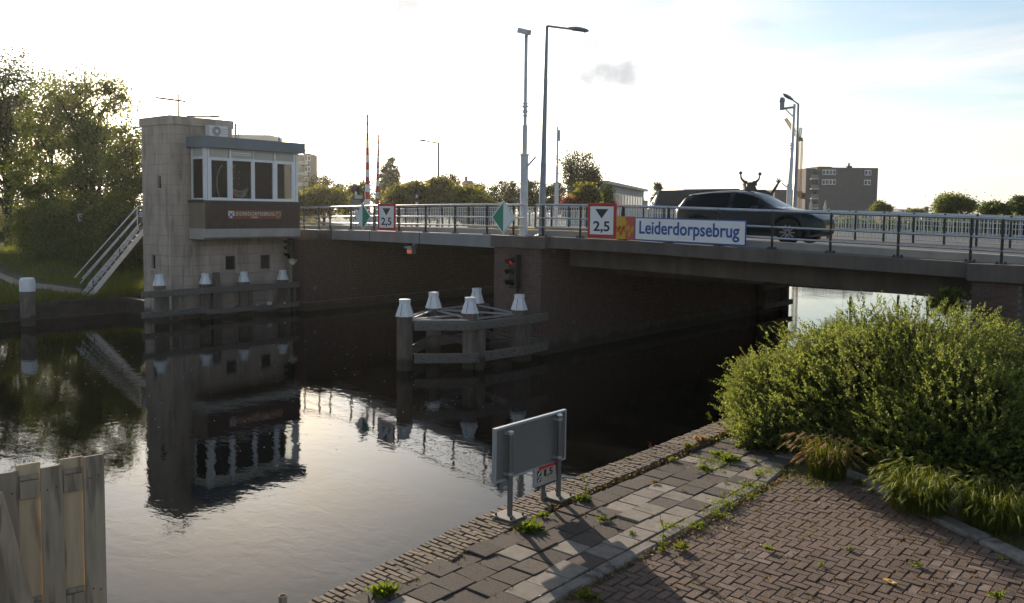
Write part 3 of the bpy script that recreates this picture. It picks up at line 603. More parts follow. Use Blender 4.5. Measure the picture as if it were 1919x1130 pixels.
# ---- railings
def pipe_rail(name_t, label, posts, rails, group, hts=(1.03, .60, .30), ends=(.5, .5)):
    """posts: list of (x, y); pipes follow them"""
    p0 = posts[0]; t = thing('bridge_railing', label, 'railing', (p0[0], p0[1], zd(p0[0])), group)
    for i, (x, y) in enumerate(posts):
        z = zd(x); q = posts[min(i + 1, len(posts) - 1)]; r = posts[max(i - 1, 0)]
        a = math.atan2(q[1] - r[1], q[0] - r[0]); R = rotz(a)
        b = MB(); b.box((x, y, z + .53), (.022, .085, 1.02), R); b.box((x, y, z + .53), (.06, .03, 1.0), R)
        po = part('post', b, M['postdk'], t)
        bs = MB(); bs.box((x, y, z + .012), (.24, .16, .024), R)
        for sx in (-.085, .085):
            for sy in (-.05, .05):
                pz = R @ np.array([sx, sy, 0]); bs.lathe([(.018, 0), (.018, .045)], (x + pz[0], y + pz[1], z + .02), seg=6, smooth=False)
        part('base_plate', bs, M['postdk'], po)
    d0 = np.array(posts[0]) - np.array(posts[1]); d0 = d0 / np.linalg.norm(d0); d1 = np.array(posts[-1]) - np.array(posts[-2]); d1 = d1 / np.linalg.norm(d1)
    ext = [tuple(np.array(posts[0]) + d0 * ends[0])] + list(posts) + [tuple(np.array(posts[-1]) + d1 * ends[1])]
    for h, rad in zip(hts, (.042, .030, .030)):
        part('top_rail' if h > .9 else 'rail', MB().tube([(x, y - .0, zd(x) + h) for x, y in ext], rad, 10), M['galv'], t)
    return t
def on_edge(px, guess=-25, off=.15):
    """x on the near deck edge under image column px"""
    v = ray(px, 420)
    lo, hi = -40.0, 20.0
    f_ = lambda x: (v[1] / v[0]) * x - (ynear(x) + off)
    xs_ = np.linspace(-34, 5, 4000); s_ = np.array([f_(x) for x in xs_]); k = np.where(np.sign(s_[:-1]) != np.sign(s_[1:]))[0]
    return float(xs_[k[-1]]) if len(k) else guess
def edgepost(px, off=.15): x = on_edge(px, off=off); return (x, ynear(x) + off)
Lp = [edgepost(p) for p in (570, 598, 619, 658, 701, 748, 798, 853, 913)]; Lp.append((-18.75, 22.24))
Rp = [edgepost(p, .22) for p in (1018, 1088, 1167, 1253, 1347, 1448, 1558, 1685, 1822)]
Ap = [edgepost(p, .12) for p in (1881,)] + [(x, 22.17) for x in (-2.7, -1.2, .3, 1.8)]
pipe_rail('l', 'galvanised pipe railing with dark posts on the movable span, left of the masts', Lp, None, 'pipe railings on the near side of the bridge', ends=(.35, .55))
pipe_rail('r', 'galvanised pipe railing with dark posts in front of the car and name board', Rp, None, 'pipe railings on the near side of the bridge', ends=(.28, .45))
pipe_rail('a', 'galvanised pipe railing with rounded pipe ends at the right edge of the picture', Ap, None, 'pipe railings on the near side of the bridge', ends=(.33, .5))
# white bar railing in the middle of the bridge
def bar_rail(label, pts, step_post, group, nb):
    t = thing('bar_railing', label, 'railing', (*pts[0], zd(pts[0][0])), group)
    P_ = [np.array(p) for p in pts]; L = [0]
    for a, b in zip(P_[:-1], P_[1:]): L.append(L[-1] + np.linalg.norm(b - a))
    def at_(s):
        i = min(np.searchsorted(L, s, 'right') - 1, len(P_) - 2); f = (s - L[i]) / (L[i + 1] - L[i]); return P_[i] * (1 - f) + P_[i + 1] * f
    def zz_(p): return zd(p[0]) + .10
    n = int(L[-1] / step_post); pm_ = MB().bb((-.03, -.03, 0), (.03, .03, .98)).mesh('post', M['postdk'])
    for i in range(n + 1): p = at_(i * step_post); inst('post', pm_, (p[0], p[1], zz_(p)), t)
    bm_ = MB().bb((-.011, -.011, 0.10), (.011, .011, .93)).mesh('bar', M['rail_white']); s = .06; k = 0; rest_ = MB()
    while s < L[-1]:
        p = at_(s)
        if k < nb: inst('bar', bm_, (p[0], p[1], zz_(p)), t)
        else: rest_.bb((p[0] - .011, p[1] - .011, zz_(p) + .1), (p[0] + .011, p[1] + .011, zz_(p) + .93))
        s += .125; k += 1
    if rest_.n: part('bars', rest_, M['rail_white'], t, kind='stuff')
    m = [at_(s_) for s_ in np.linspace(0, L[-1] - 1e-6, 24)]
    for h, r_ in ((.94, .024), (.74, .013), (.36, .013), (.10, .018)):
        part('top_rail' if h > .9 else 'rail', MB().tube([(p[0], p[1], zz_(p) + h) for p in m], r_, 6), M['rail_white'], t)
bar_rail('white barred railing between the carriageways behind the car, running to the right edge', [(2.0, 30.0), (-12, 30.0), (-28, 30.0)], .93, 'white barred railings along the bridge', 300)
bar_rail('white barred railing behind the two red striped barriers, curving away on the left', [(-28.1, 30.0), (-33, 30.4), (-38, 32.0), (-43, 35.0)], .95, 'white barred railings along the bridge', 300)
bar_rail('white barred railing on the far side of the bridge beyond the far carriageway', [(6, 43.4), (-18, 43.4), (-36, 43.4)], 1.9, 'white barred railings along the bridge', 300)
# ------------------------------------------------------------------ bridge keeper's tower
tw = thing('control_tower', 'concrete bridge keeper tower with wide windows and brick bay beside the bridge', 'tower', (-34.8, 21, 0))
XF, YL = -33.6, 18.1
part('wall', MB().bb((-35.90, YL + .06, -1), (XF - .06, 20.88, 8.05)).bb((-36.4, 20.88, -1), (XF - .06, 23.94, 3.6)), M['mortar'], tw)
part('wall', MB().bb((-36.4, 20.88, 3.6), (XF - .5, 23.4, 7.1)), M['conc'], tw)
_pc = {}
def panels(o, eu, n, W, rows, lens, holes, rotz_, m):
    """concrete blocks with open joints; holes are (u0, v0, u1, v1)"""
    v = 0
    for r, hgt in enumerate(rows):
        u = 0; k = 0
        while u < W - .01:
            L = lens[(k + r * 2) % len(lens)]
            if k == 0 and r % 2: L *= .55
            L = min(L, W - u)
            if W - u - L < .25: L = W - u
            rects = [(u, v, u + L, v + hgt)]
            for h in holes:
                nr = []
                for a in rects:
                    if a[2] <= h[0] or a[0] >= h[2] or a[3] <= h[1] or a[1] >= h[3]: nr.append(a); continue
                    if a[0] < h[0]: nr.append((a[0], a[1], h[0], a[3]))
                    if a[2] > h[2]: nr.append((h[2], a[1], a[2], a[3]))
                    m0, m1 = max(a[0], h[0]), min(a[2], h[2])
                    if a[1] < h[1]: nr.append((m0, a[1], m1, h[1]))
                    if a[3] > h[3]: nr.append((m0, h[3], m1, a[3]))
                rects = nr
            for a in rects:
                w_, h_ = a[2] - a[0], a[3] - a[1]
                if w_ < .05 or h_ < .05: continue
                key = (round(w_, 2), round(h_, 2), m)
                if key not in _pc: _pc[key] = MB().cbox((0, 0, 0), (w_ - .012, .12, h_ - .012), .007).mesh('concrete_block', M[m])
                c = np.asarray(o, float) + np.asarray(eu) * (a[0] + w_ / 2) + Z_ * (a[1] + h_ / 2) + np.asarray(n) * (.0 + rng.normal(0, .0025))
                inst('concrete_block', _pc[key], c, tw, (0, 0, rotz_))
            u += L; k += 1
        v += hgt
rowsL = [.55, .42, .42, .42, .42, .42, .42, .42, .42, .42, .42, .42, .42, .42, .42, .42, .42, .38, .40]
W_L = 2.34
def hole_y(px0, py0, px1, py1):  # on the left face y = YL
    a = ony(px0, py0, YL); b = ony(px1, py1, YL); return (a[0] + 35.94, b[2], b[0] + 35.94, a[2])
def hole_x(px0, py0, px1, py1, x):
    a = onx(px0, py0, x); b = onx(px1, py1, x); return (a[1], b[2], b[1], a[2])
hL = [hole_y(297.5, 330, 304, 353), hole_y(286.5, 479, 293.5, 504)]
panels((-35.94, YL, 0), X_, -Y_, W_L, rowsL, [.95, 1.4, .7], hL, 0, 'conc')
hF = [tuple(np.array(hole_x(421.5, 480, 440.5, 505, XF)) - np.array([YL, 0, YL, 0])), tuple(np.array(hole_x(487.5, 478, 505.5, 503, XF)) - np.array([YL, 0, YL, 0]))]
panels((XF, YL, 0), Y_, X_, 2.79, rowsL, [.8, 1.2, 1.0], hF, math.pi / 2, 'conc')
panels((XF, 20.89, 0), Y_, X_, 3.05, rowsL[:8], [1.05, .9, 1.25], [tuple(np.array(h) - np.array([2.79, 0, 2.79, 0])) for h in hF], math.pi / 2, 'conc')
part('cornice', MB().bb((-36.05, 18.0, 8.05), (-33.48, 20.92, 8.40)), M['conc'], tw, 'pale concrete cornice round the flat tower top')
for k, h in enumerate(hL):
    wn = part('window', MB().bb((-35.94 + h[0], YL + .03, h[1]), (-35.94 + h[2], YL + .055, h[3])), M['glass_far'], tw); part('sill', MB().bb((-35.94 + h[0] - .04, YL - .075, h[1] - .04), (-35.94 + h[2] + .04, YL + .05, h[1])), M['cream'], wn)
for h in hF:
    y0, y1 = YL + h[0], YL + h[2]; wn = part('window', MB().bb((XF - .058, y0, h[1]), (XF - .04, y1, h[3])), M['glass_far'], tw)
    f = MB()
    for a in ((y0, h[1], y0 + .04, h[3]), (y1 - .04, h[1], y1, h[3]), (y0 + .04, h[1], y1 - .04, h[1] + .04), (y0 + .04, h[3] - .04, y1 - .04, h[3])): f.bb((XF - .04, a[0], a[1]), (XF - .02, a[2], a[3]))
    part('frame', f, M['sill'], wn)
part('downpipe', MB().tube([(XF + .10, 18.95, z) for z in np.linspace(.6, 3.3, 6)], .026, 8).tube([(XF + .10, 18.95, 3.3), (XF + .10, 18.72, 3.42), (XF + .10, 18.55, 3.9), (XF + .10, 18.55, 7.2)], .026, 8), M['conc'], tw)
# bay with the brick parapet
BX, BY0, BY1 = -32.32, 18.86, 23.50
part('floor_band', MB().prism([(BX - .0, 3.45), (BX, 3.80), (XF, 3.80), (XF, 3.36), (BX - .12, 3.36)], (0, BY0 - .06, 0), X_, Z_, Y_, BY1 - BY0 + .06), M['conc_light'], tw, 'pale concrete band under the brick bay')
part('bay_wall', MB().bb((XF + .061, BY0 + .02, 3.80), (BX - .03, BY1, 4.86)), M['mortar_dk'], tw)
part('bay_side', MB().bb((XF + .062, BY0 - .01, 3.801), (BX - .02, BY0 + .02, 4.86)), M['render'], tw)
part('bay_bricks', brickface(MB(), (BX - .03, BY0, 3.81), Y_, Z_, X_, BY1 - BY0, 1.03, bl=.22, bh=.062, proud=.012, seed=11), M['brick_red'], tw, kind='stuff')
part('sill_band', MB().bb((XF + .063, BY0 - .07, 4.86), (BX + .06, BY1 + .08, 4.97)), M['sill'], tw)
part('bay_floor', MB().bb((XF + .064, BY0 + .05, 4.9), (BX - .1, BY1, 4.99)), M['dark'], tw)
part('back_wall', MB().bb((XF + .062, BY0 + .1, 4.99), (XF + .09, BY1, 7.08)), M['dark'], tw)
part('ceiling', MB().bb((XF + .064, BY0 + .1, 7.05), (BX - .05, BY1, 7.09)), M['cream'], tw)
WX = -32.42
def wy(px, py=335): return float(onx(px, py, WX)[1])
cols = [wy(p) for p in (383.5, 393.8, 427.9, 435, 471.7, 476.6, 511.6, 517.5, 547.6, 557.5)]
ZS, ZT, ZTT, ZF = 5.0, 6.66, 6.76, 7.12
for i in range(4):
    y0, y1 = cols[1 + 2 * i], cols[2 + 2 * i]
    wn = part('window', MB().bb((WX - .02, y0 - .005, ZS + .05), (WX - .008, y1 + .005, ZT)), M['glass'], tw)
    f = MB(); op = i in (0, 3)
    b_ = .045 if op else .02
    for a in ((y0 - .04, ZS, y0 + b_, ZT + .06), (y1 - b_, ZS, y1 + .04, ZT + .06), (y0 + b_, ZS, y1 - b_, ZS + .05 + b_), (y0 + b_, ZT - b_, y1 - b_, ZT + .06)): f.bb((WX - .05, a[0], a[1]), (WX + (.03 if op else .012), a[2], a[3]))
    part('frame', f, M['white_frame'], wn)
    pn = part('transom_panel', MB().bb((WX - .03, y0 - .005, ZTT - .02), (WX - .005, y1 + .005, ZF)), M['cream'], tw)
    if i == 1:
        part('vent_slat', MB().bb((WX - .004, y0 + .02, 6.95), (WX + .02, y1 - .02, 6.99)), M['white_frame'], pn); part('vent_slat', MB().bb((WX - .004, y0 + .02, 6.88), (WX + .02, y1 - .02, 6.91)), M['white_frame'], pn)
bounds = [(cols[0], cols[1] - .04), (cols[2] + .04, cols[3] - .04), (cols[4] + .04, cols[5] - .04), (cols[6] + .04, cols[7] - .04), (cols[8] + .04, cols[9])]
for a, b in bounds:
    part('mullion', MB().bb((WX - .08, a, ZS - .02), (WX + .035, b, ZF)), M['white_frame'], tw)
    if b - a > .12: part('mullion_groove', MB().bb((WX + .0352, (a + b) / 2 - .012, ZS), (WX + .037, (a + b) / 2 + .012, ZF)), M['galv_mat'], tw)
part('transom', MB().bb((WX - .05, cols[1], ZT + .062), (WX + .022, cols[9] - .02, ZTT - .02)), M['white_frame'], tw)
part('window_sill', MB().bb((WX - .06, cols[0] - .02, 4.972), (WX + .06, cols[9] + .02, ZS - .002)), M['white_frame'], tw)
# side window facing the near bank
YS = cols[0] + .02
wn = part('window', MB().bb((XF + .25, YS - .01, ZS + .06), (WX - .12, YS + .003, ZT)), M['glass'], tw, 'narrow side window of the bay')
f = MB()
for a in ((XF + .16, ZS, XF + .25, ZF), (WX - .12, ZS, WX - .0805, ZF)): f.bb((a[0], YS - .035, a[1]), (a[2], YS + .03, a[3]))
f.bb((XF + .25, YS - .03, ZS), (WX - .12, YS + .03, ZS + .06)); f.bb((XF + .25, YS - .03, ZT), (WX - .12, YS + .03, ZTT))
part('frame', f, M['white_frame'], wn); part('transom_panel', MB().bb((XF + .25, YS - .01, ZTT), (WX - .12, YS + .01, ZF)), M['cream'], tw)
part('fascia', MB().prism([(XF + .062, cols[0] - .16), (BX - .02, cols[0] - .16), (BX + .16, cols[0] + .0), (BX + .16, BY1 + .16), (XF - .6, BY1 + .16), (XF - .6, 21.02), (XF + .062, 21.02)], (0, 0, 7.12), X_, Y_, Z_, .42), M['blue_fascia'], tw, 'blue grey fascia board round the bay roof')
part('roof_trim', MB().prism([(XF + .063, cols[0] - .17), (BX - .02, cols[0] - .17), (BX + .17, cols[0]), (BX + .17, BY1 + .17), (XF - .6, BY1 + .17), (XF - .6, 21.03), (XF + .063, 21.03)], (0, 0, 7.54), X_, Y_, Z_, .03), M['alu'], tw)
# things fixed to the tower, and added shapes inside for window reflections
def text_mesh(body, size, mat_, extrude=.006, bold=0.0):
    cu = bpy.data.curves.new('lettering', 'FONT'); cu.body = body; cu.size = size; cu.extrude = extrude; cu.offset = bold; cu.align_x = 'CENTER'; cu.align_y = 'CENTER'; cu.resolution_u = 4; cu.space_character = 1.12 if body.isupper() else 1.0
    ob = bpy.data.objects.new('lettering', cu); COL.objects.link(ob); bpy.context.view_layer.update()
    me = bpy.data.meshes.new_from_object(ob.evaluated_get(bpy.context.evaluated_depsgraph_get())); bpy.data.objects.remove(ob); me.materials.clear(); me.materials.append(mat_); return me
def lettering(body, w, h, c, ex, ey, m, parent, extrude=.004, bold=0.0):
    """text scaled to w x h, centred on c, reading along ex, upright along ey"""
    me = text_mesh(body, 1.0, M[m], 1.0, bold); co = np.empty(len(me.vertices) * 3); me.vertices.foreach_get('co', co); co = co.reshape(-1, 3)
    lo, hi = co.min(0), co.max(0); ex, ey = np.asarray(ex, float), np.asarray(ey, float); ez = np.cross(ex, ey)
    q = (co - (lo + hi) / 2) / np.maximum(hi - lo, 1e-6)
    P_ = q[:, :1] * w * ex + q[:, 1:2] * h * ey + q[:, 2:] * 2 * extrude * ez + np.asarray(c, float) - origin(parent)
    me.vertices.foreach_set('co', P_.astype(np.float32).ravel()); me.update(); me.name = 'lettering'
    o = bpy.data.objects.new('lettering', me); COL.objects.link(o); o.parent = parent; return o
LION = [(-.30, -.5), (-.12, -.5), (-.10, -.30), (.05, -.18), (.16, -.36), (.14, -.5), (.32, -.5), (.34, -.38), (.26, -.32), (.30, -.10), (.22, .06), (.42, .02), (.46, .12), (.30, .18), (.44, .26), (.40, .34), (.24, .30), (.26, .42), (.14, .5), (.0, .46), (-.04, .34), (-.10, .16), (-.22, .0), (-.34, .02), (-.30, .22), (-.40, .42), (-.48, .36), (-.42, .16), (-.46, -.06), (-.30, -.14), (-.22, -.2), (-.34, -.34)]
SHIELD = [(-.5, .5), (.5, .5), (.5, -.05), (.36, -.32), (0, -.5), (-.36, -.32), (-.5, -.05)]
py0 = float(onx(425, 402, BX)[1]); py1 = float(onx(526, 403, BX)[1]); pzc = 4.385; cy = (py0 + py1) / 2; FX = BX + .012
np_ = thing('name_plate', 'long rust red name board with white letters on the dark brick bay', 'sign', (FX, cy, pzc))
part('board', MB().cbox((FX + .014, cy, pzc), (.03, py1 - py0, .36), .008), M['plate'], np_)
lettering('LEIDERDORPSEBRUG', (py1 - py0) * .75, .155, (FX + .036, cy - .02, pzc + .045), Y_, Z_, 'letter_white', np_, bold=.0)
lettering('1964', .30, .075, (FX + .036, cy - .02, pzc - .105), Y_, Z_, 'letter_white', np_, bold=.006)
for yy_, m1, m2 in ((py0 + .17, 'letter_white', 'sign_blue'), (py1 - .16, 'plank_pale', 'plate')):
    s_ = part('shield', MB().prism(np.array(SHIELD) * (.26, .30), (FX + .030, yy_, pzc), Y_, Z_, X_, .012), M[m1], np_)
    if m2 == 'sign_blue': part('emblem', MB().bar((FX + .046, yy_ - .09, pzc - .09), (FX + .046, yy_ + .09, pzc + .09), .045, .006, X_).bar((FX + .049, yy_ + .09, pzc - .09), (FX + .049, yy_ - .09, pzc + .09), .045, .006, X_), M[m2], s_)
    else: part('emblem', MB().prism(np.array(LION) * (.20, .22), (FX + .0425, yy_, pzc), Y_, Z_, X_, .006), M[m2], s_)
# air conditioner
a0 = onx(393, 235, -32.95); a1 = onx(428, 237, -32.95); ac = thing('air_conditioner', 'pale air conditioner unit with round fan on the bay roof', 'air conditioner', (-33.1, (a0[1] + a1[1]) / 2, 7.57))
part('casing', MB().cbox((-33.15, (a0[1] + a1[1]) / 2, 7.86), (.34, a1[1] - a0[1], .46), .02), M['white_paint'], ac)
fc = (-32.975, a0[1] + .33, 7.86); part('fan_grille', MB().lathe([(.20, 0), (.20, .015), (.185, .018), (.10, .018), (.09, .0)], fc, X_, 24), M['galv_mat'], ac); part('fan_hub', MB().lathe([(.075, 0), (.07, .02)], (fc[0] + .012, fc[1], fc[2]), X_, 16), M['white_paint'], ac)
for dz in (-.1, 0, .1): part('vent_slot', MB().bb((-32.981, a1[1] - .3, 7.86 + dz - .01), (-32.975, a1[1] - .04, 7.86 + dz + .01)), M['galv_mat'], ac)
part('foot', MB().bb((-33.3, a0[1] + .1, 7.571), (-33.0, a0[1] + .14, 7.64)).bb((-33.3, a1[1] - .14, 7.571), (-33.0, a1[1] - .1, 7.64)), M['galv_mat'], ac)
# TV aerial
an = thing('aerial', 'thin television aerial on a mast on the tower roof', 'aerial', (-34.6, 19.0, 8.4))
part('mast', MB().tube([(-34.6, 19.0, 8.38), (-34.6, 19.0, 9.36)], .034, 6), M['postdk'], an)
e0, e1 = onx(293, 183, -34.6), onx(347, 190, -34.6); part('boom', MB().tube([e0, e1], .04, 6), M['postdk'], an)
for k in range(9):
    p = e0 + (e1 - e0) * (k / 8); part('element', MB().tube([p + np.array([-.16, 0, .0]), p + np.array([.16, 0, .0])], .02, 5), M['postdk'], an)
part('reflector', MB().tube([(-34.6, 18.98, 9.12), (-34.6, 19.02, 9.42)], .03, 6), M['postdk'], an)
# two thin flues behind the bay
for px, h, lb in ((441.5, 231, 'pair of thin pale flues behind the bay roof'), (523, 256, 'short pair of flues at the right end of bay roof')):
    b = onx(px, 262, -33.9); tpt = onx(px, h, -33.9); t = thing('flue', lb, 'flue', (-33.9, b[1], 7.5))
    part('pipe', MB().tube([(-33.9, b[1], 7.4), (-33.9, b[1], tpt[2])], .045, 8), M['galv_mat'], t); part('pipe', MB().tube([(-33.9, b[1] + .13, 7.4), (-33.9, b[1] + .13, tpt[2] - .03)], .03, 8), M['galv_mat'], t)
# solid shapes added behind the panes to stand in for reflections in them
rg = thing('pole_reflection', 'pale curved shape standing in for a pole reflected in the second bay window', 'pole', (-32.7, cols[1] + .6, 5.0))
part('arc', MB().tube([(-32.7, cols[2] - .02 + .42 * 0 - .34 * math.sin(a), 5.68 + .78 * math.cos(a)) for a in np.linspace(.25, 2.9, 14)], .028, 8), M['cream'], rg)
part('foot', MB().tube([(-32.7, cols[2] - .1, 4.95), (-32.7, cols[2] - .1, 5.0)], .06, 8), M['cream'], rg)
bo = thing('boat_reflection', 'pale striped shape with red end standing in for a boat reflected in the middle tower window', 'reflection stand-in', (-32.62, (cols[3] + cols[4]) / 2, 5.0))
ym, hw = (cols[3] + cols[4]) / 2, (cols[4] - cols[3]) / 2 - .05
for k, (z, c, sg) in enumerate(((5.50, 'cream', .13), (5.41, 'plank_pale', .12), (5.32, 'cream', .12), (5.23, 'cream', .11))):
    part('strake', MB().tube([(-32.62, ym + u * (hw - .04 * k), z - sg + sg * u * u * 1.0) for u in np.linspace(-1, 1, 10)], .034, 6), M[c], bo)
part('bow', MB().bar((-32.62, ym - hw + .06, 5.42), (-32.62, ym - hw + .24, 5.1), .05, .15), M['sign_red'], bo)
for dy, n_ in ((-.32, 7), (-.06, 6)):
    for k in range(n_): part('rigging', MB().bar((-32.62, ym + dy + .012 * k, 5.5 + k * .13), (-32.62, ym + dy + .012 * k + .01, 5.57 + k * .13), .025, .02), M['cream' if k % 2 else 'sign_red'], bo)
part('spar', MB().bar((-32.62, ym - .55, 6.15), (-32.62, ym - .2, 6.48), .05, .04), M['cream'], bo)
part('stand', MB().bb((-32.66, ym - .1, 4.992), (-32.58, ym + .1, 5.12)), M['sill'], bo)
# boat signal head and horn loudspeaker under the bay
def signal_head(c, lit, label, loc_lab, sc_=1.0, wallx=None, group=None):
    """three hooded lamps facing -y in a tall black box"""
    c = np.asarray(c, float); t = thing('boat_signal', label, 'traffic light', c - (0, 0, .55 * sc_), group)
    part('housing', MB().cbox(c, (.34 * sc_, .26 * sc_, 1.12 * sc_), .02), M['black'], t)
    for k, m in enumerate(lit):
        p = c + np.array([0, -.131 * sc_, (.35 - .35 * k) * sc_]); ln = part('lens', MB().lathe([(.10 * sc_, 0), (.09 * sc_, .015), (.05 * sc_, .03)], p, -Y_, 16), M[m], t)
        hd = MB(); g_ = []
        for a in np.linspace(-.45, math.pi + .45, 12): g_.append([p + np.array([math.cos(a) * .125 * sc_, 0, math.sin(a) * .125 * sc_]), p + np.array([math.cos(a) * .12 * sc_, -.34 * sc_ * (.5 + .5 * max(0, math.sin(a))), math.sin(a) * .12 * sc_ - .02])])
        hd.sheet(g_, True); part('hood', hd, M['black'], t)
    part('bracket', MB().bb(c + np.array([-.04, .13 * sc_, -.7 * sc_]), c + np.array([.04, .18 * sc_, .4])), M['black'], t)
    return t
q = onx(541, 468, -33.25); signal_head((-33.25, q[1] + .12, 2.86), ('red_lens', 'green_lens', 'red_lens'), 'dark unlit boat signal with three hoods under the tower bay', '', .85)
hp = onx(549, 490, -33.1); hs = thing('loudspeaker', 'white horn loudspeaker beside the dark signal on the tower wall', 'loudspeaker', hp)
hd_ = np.array([.45, -.85, -.1]); hd_ /= np.linalg.norm(hd_)
part('horn', MB().lathe([(.03, -.22), (.05, -.12), (.09, -.02), (.15, .06), (.16, .07), (.13, .05), (.04, -.05)], hp, hd_, 16), M['cream'], hs); part('driver', MB().lathe([(.05, -.34), (.06, -.3), (.06, -.2)], hp, hd_, 12), M['cream'], hs)
part('bracket', MB().bar(hp - hd_ * .25, (XF + .05, hp[1] + .25, hp[2] - .02), .03, .03), M['sill'], hs)
# lamp whose arm shows over the tower roof
def street_lamp(base, top, arm_dir, arm_len, label, r0=.085, r1=.045, lum=.62, group='street lamps on and around the bridge', rise=.0, mat_='lamp_grey', lumang=-.25):
    base = np.asarray(base, float); t = thing('street_lamp', label, 'street lamp', base, group); top = np.array([base[0], base[1], top]) if np.isscalar(top) else np.asarray(top, float)
    part('pole', MB().tube([base, base + (top - base) * .35, base + (top - base) * .352, top], [r0, r0 * .86, r0 * .78, r1], 12), M[mat_], t)
    part('base_flange', MB().lathe([(r0 * 2, 0), (r0 * 2, .03), (r0 * 1.15, .035), (r0 * 1.1, .1)], base, seg=12), M['galv_mat'], t)
    ad = np.asarray(arm_dir, float); ad /= np.linalg.norm(ad); e = top + ad * arm_len + np.array([0, 0, rise])
    part('arm', MB().tube([top - (0, 0, .03), top + ad * .03, e], [r1, r1 * .75, r1 * .65], 10), M[mat_], t)
    hd2 = e - top; hd2 /= np.linalg.norm(hd2); s_ = np.cross(hd2, Z_); s_ /= np.linalg.norm(s_); up2 = np.cross(s_, hd2)
    L_ = lum; g_ = []
    for u, wd, hh in ((0, .05, .05), (.12, .09, .075), (.4, .14, .10), (.75, .13, .085), (.95, .07, .05), (1.0, .02, .02)):
        c = e + hd2 * (u * L_ - .05); ring = []
        for a in np.linspace(0, 2 * math.pi, 13): ring.append(c + s_ * wd * math.cos(a) + up2 * (hh * max(math.sin(a), -.45)))
        g_.append(ring)
    lm = part('luminaire', MB().sheet(g_, True), M[mat_], t)
    part('lens', MB().box(e + hd2 * (L_ * .48) - up2 * .048, (L_ * .5, .2, .02), np.column_stack([hd2, s_, up2])), M['glass_far'], lm)
    return t
b = atd(353, 300, 57); arm = atd(412, 219, 57) - atd(353, 218, 57)
street_lamp((b[0], b[1], zd(b[0])), float(atd(353, 218, 57)[2]), (arm[0], arm[1], 0), 1.35, 'street lamp whose arm reaches over the tower roof line', lum=.95, r0=.10, r1=.085, rise=-.02)

# ------------------------------------------------------------------ steel stairs up the embankment
st = thing('stairs', 'steep white steel stairs with tube handrails left of the tower', 'stairs', (-38.6, 17.0, .85))
s0, s1 = np.array([0, 16.75, .72]), np.array([0, 19.35, 3.72]); xR, xL = -38.2, -38.95
for x in (xR, xL): part('stringer', MB().bar((x, s0[1], s0[2]), (x, s1[1], s1[2]), .04, .20, (0, -.7, .7)), M['mast_white'], st)
for k in range(13):
    f = (k + .6) / 13.2; p = s0 * (1 - f) + s1 * f; part('tread', MB().bb((xL + .02, p[1] - .10, p[2] - .015), (xR - .02, p[1] + .12, p[2] + .015)), M['galv_mat'], st)
part('landing', MB().bb((xL, 19.36, 3.60), (xR, 24.4, 3.72)), M['conc_dark'], st)
dv_ = (s1 - s0) / np.linalg.norm(s1 - s0)
for x in (xR, xL):
    for h, ext_ in ((.98, .5), (.50, .1)):
        a = s0 + np.array([x, -ext_ * .6, h - ext_ * .55 + .12]); b = s1 + np.array([x, 0, h]); part('handrail', MB().tube([a, b, b + np.array([0, .5, .02])], .027 if h > .6 else .02, 8), M['mast_white'], st)
    for f in (.06, .52, .98):
        p = s0 * (1 - f) + s1 * f; part('baluster', MB().bar((x, p[1], p[2]), (x, p[1], p[2] + 1.0), .035, .012), M['mast_white' if f > .9 else 'postdk'], st)
sg = thing('notice', 'small blue notice at the top of the white stairs', 'sign', (-38.2, 19.2, 4.3))
part('plate', MB().cbox((-38.17, 19.12, 4.33), (.025, .32, .32), .006).box((-38.17, 19.12, 3.95), (.02, .1, .14)), M['sign_blue'], sg)
for dz in (.08, .02, -.04, -.10): part('print_line', MB().bb((-38.157, 19.0, 4.33 + dz - .012), (-38.153, 19.24 - abs(dz) * .4, 4.33 + dz + .012)), M['letter_white'], sg)
# old lantern on the bank
lp = atd(152, 505, 52); lz = float(left_h(lp[0], lp[1])); ln = thing('lantern_post', 'old four sided lantern on a dark post under the left trees', 'lantern', (lp[0], lp[1], lz)); zt = float(atd(152, 396, 52)[2])
part('post', MB().tube([(lp[0], lp[1], lz - .2), (lp[0], lp[1], lz + .8), (lp[0], lp[1], zt - .62)], [.09, .055, .045], 8), M['postdk'], ln)
hz = zt - .60; part('lantern_glass', MB().lathe([(.14, 0), (.26, .48)], (lp[0], lp[1], hz), seg=4, smooth=False, phase=.4), M['cream'], ln); part('lantern_roof', MB().lathe([(.37, .48), (.22, .60), (.08, .66), (.05, .74)], (lp[0], lp[1], hz), seg=4, smooth=False, phase=.4), M['postdk'], ln)
for k in range(4):
    a = k * math.pi / 2 + .4; part('lantern_frame', MB().bar((lp[0] + .15 * math.cos(a), lp[1] + .15 * math.sin(a), hz), (lp[0] + .27 * math.cos(a), lp[1] + .27 * math.sin(a), hz + .48), .025, .025), M['postdk'], ln)
# ------------------------------------------------------------------ timber fenders
def pile(x, y, ztop, capz, r, t, lean=(0, 0), nm='pile'):
    seg = 8; po = part(nm, MB().lathe([(r * .98, -1.2), (r * .98, capz - .03), (r * .9, capz + .02)], (x, y, 0), seg=seg, phase=.35, smooth=False), M['timber'], t)
    h = ztop - capz
    part('cap', MB().lathe([(r * 1.16, 0), (r * 1.14, .02), (r * .66, h * .74), (r * .66, h * .75), (r * .70, h * .76), (r * .70, h * .98), (r * .5, h)], (x, y, capz), seg=seg, phase=.35, smooth=False), M['cap_white'], po)
    seams = MB()
    for k in range(2, 7, 2):
        a = k * 2 * math.pi / seg + .35 + math.pi; seams.bar((x + r * 1.135 * math.cos(a), y + r * 1.135 * math.sin(a), capz + .03), (x + r * .665 * math.cos(a), y + r * .665 * math.sin(a), capz + h * .74), .012, .008)
    part('cap_seam', seams, M['sill'], po)
    return po
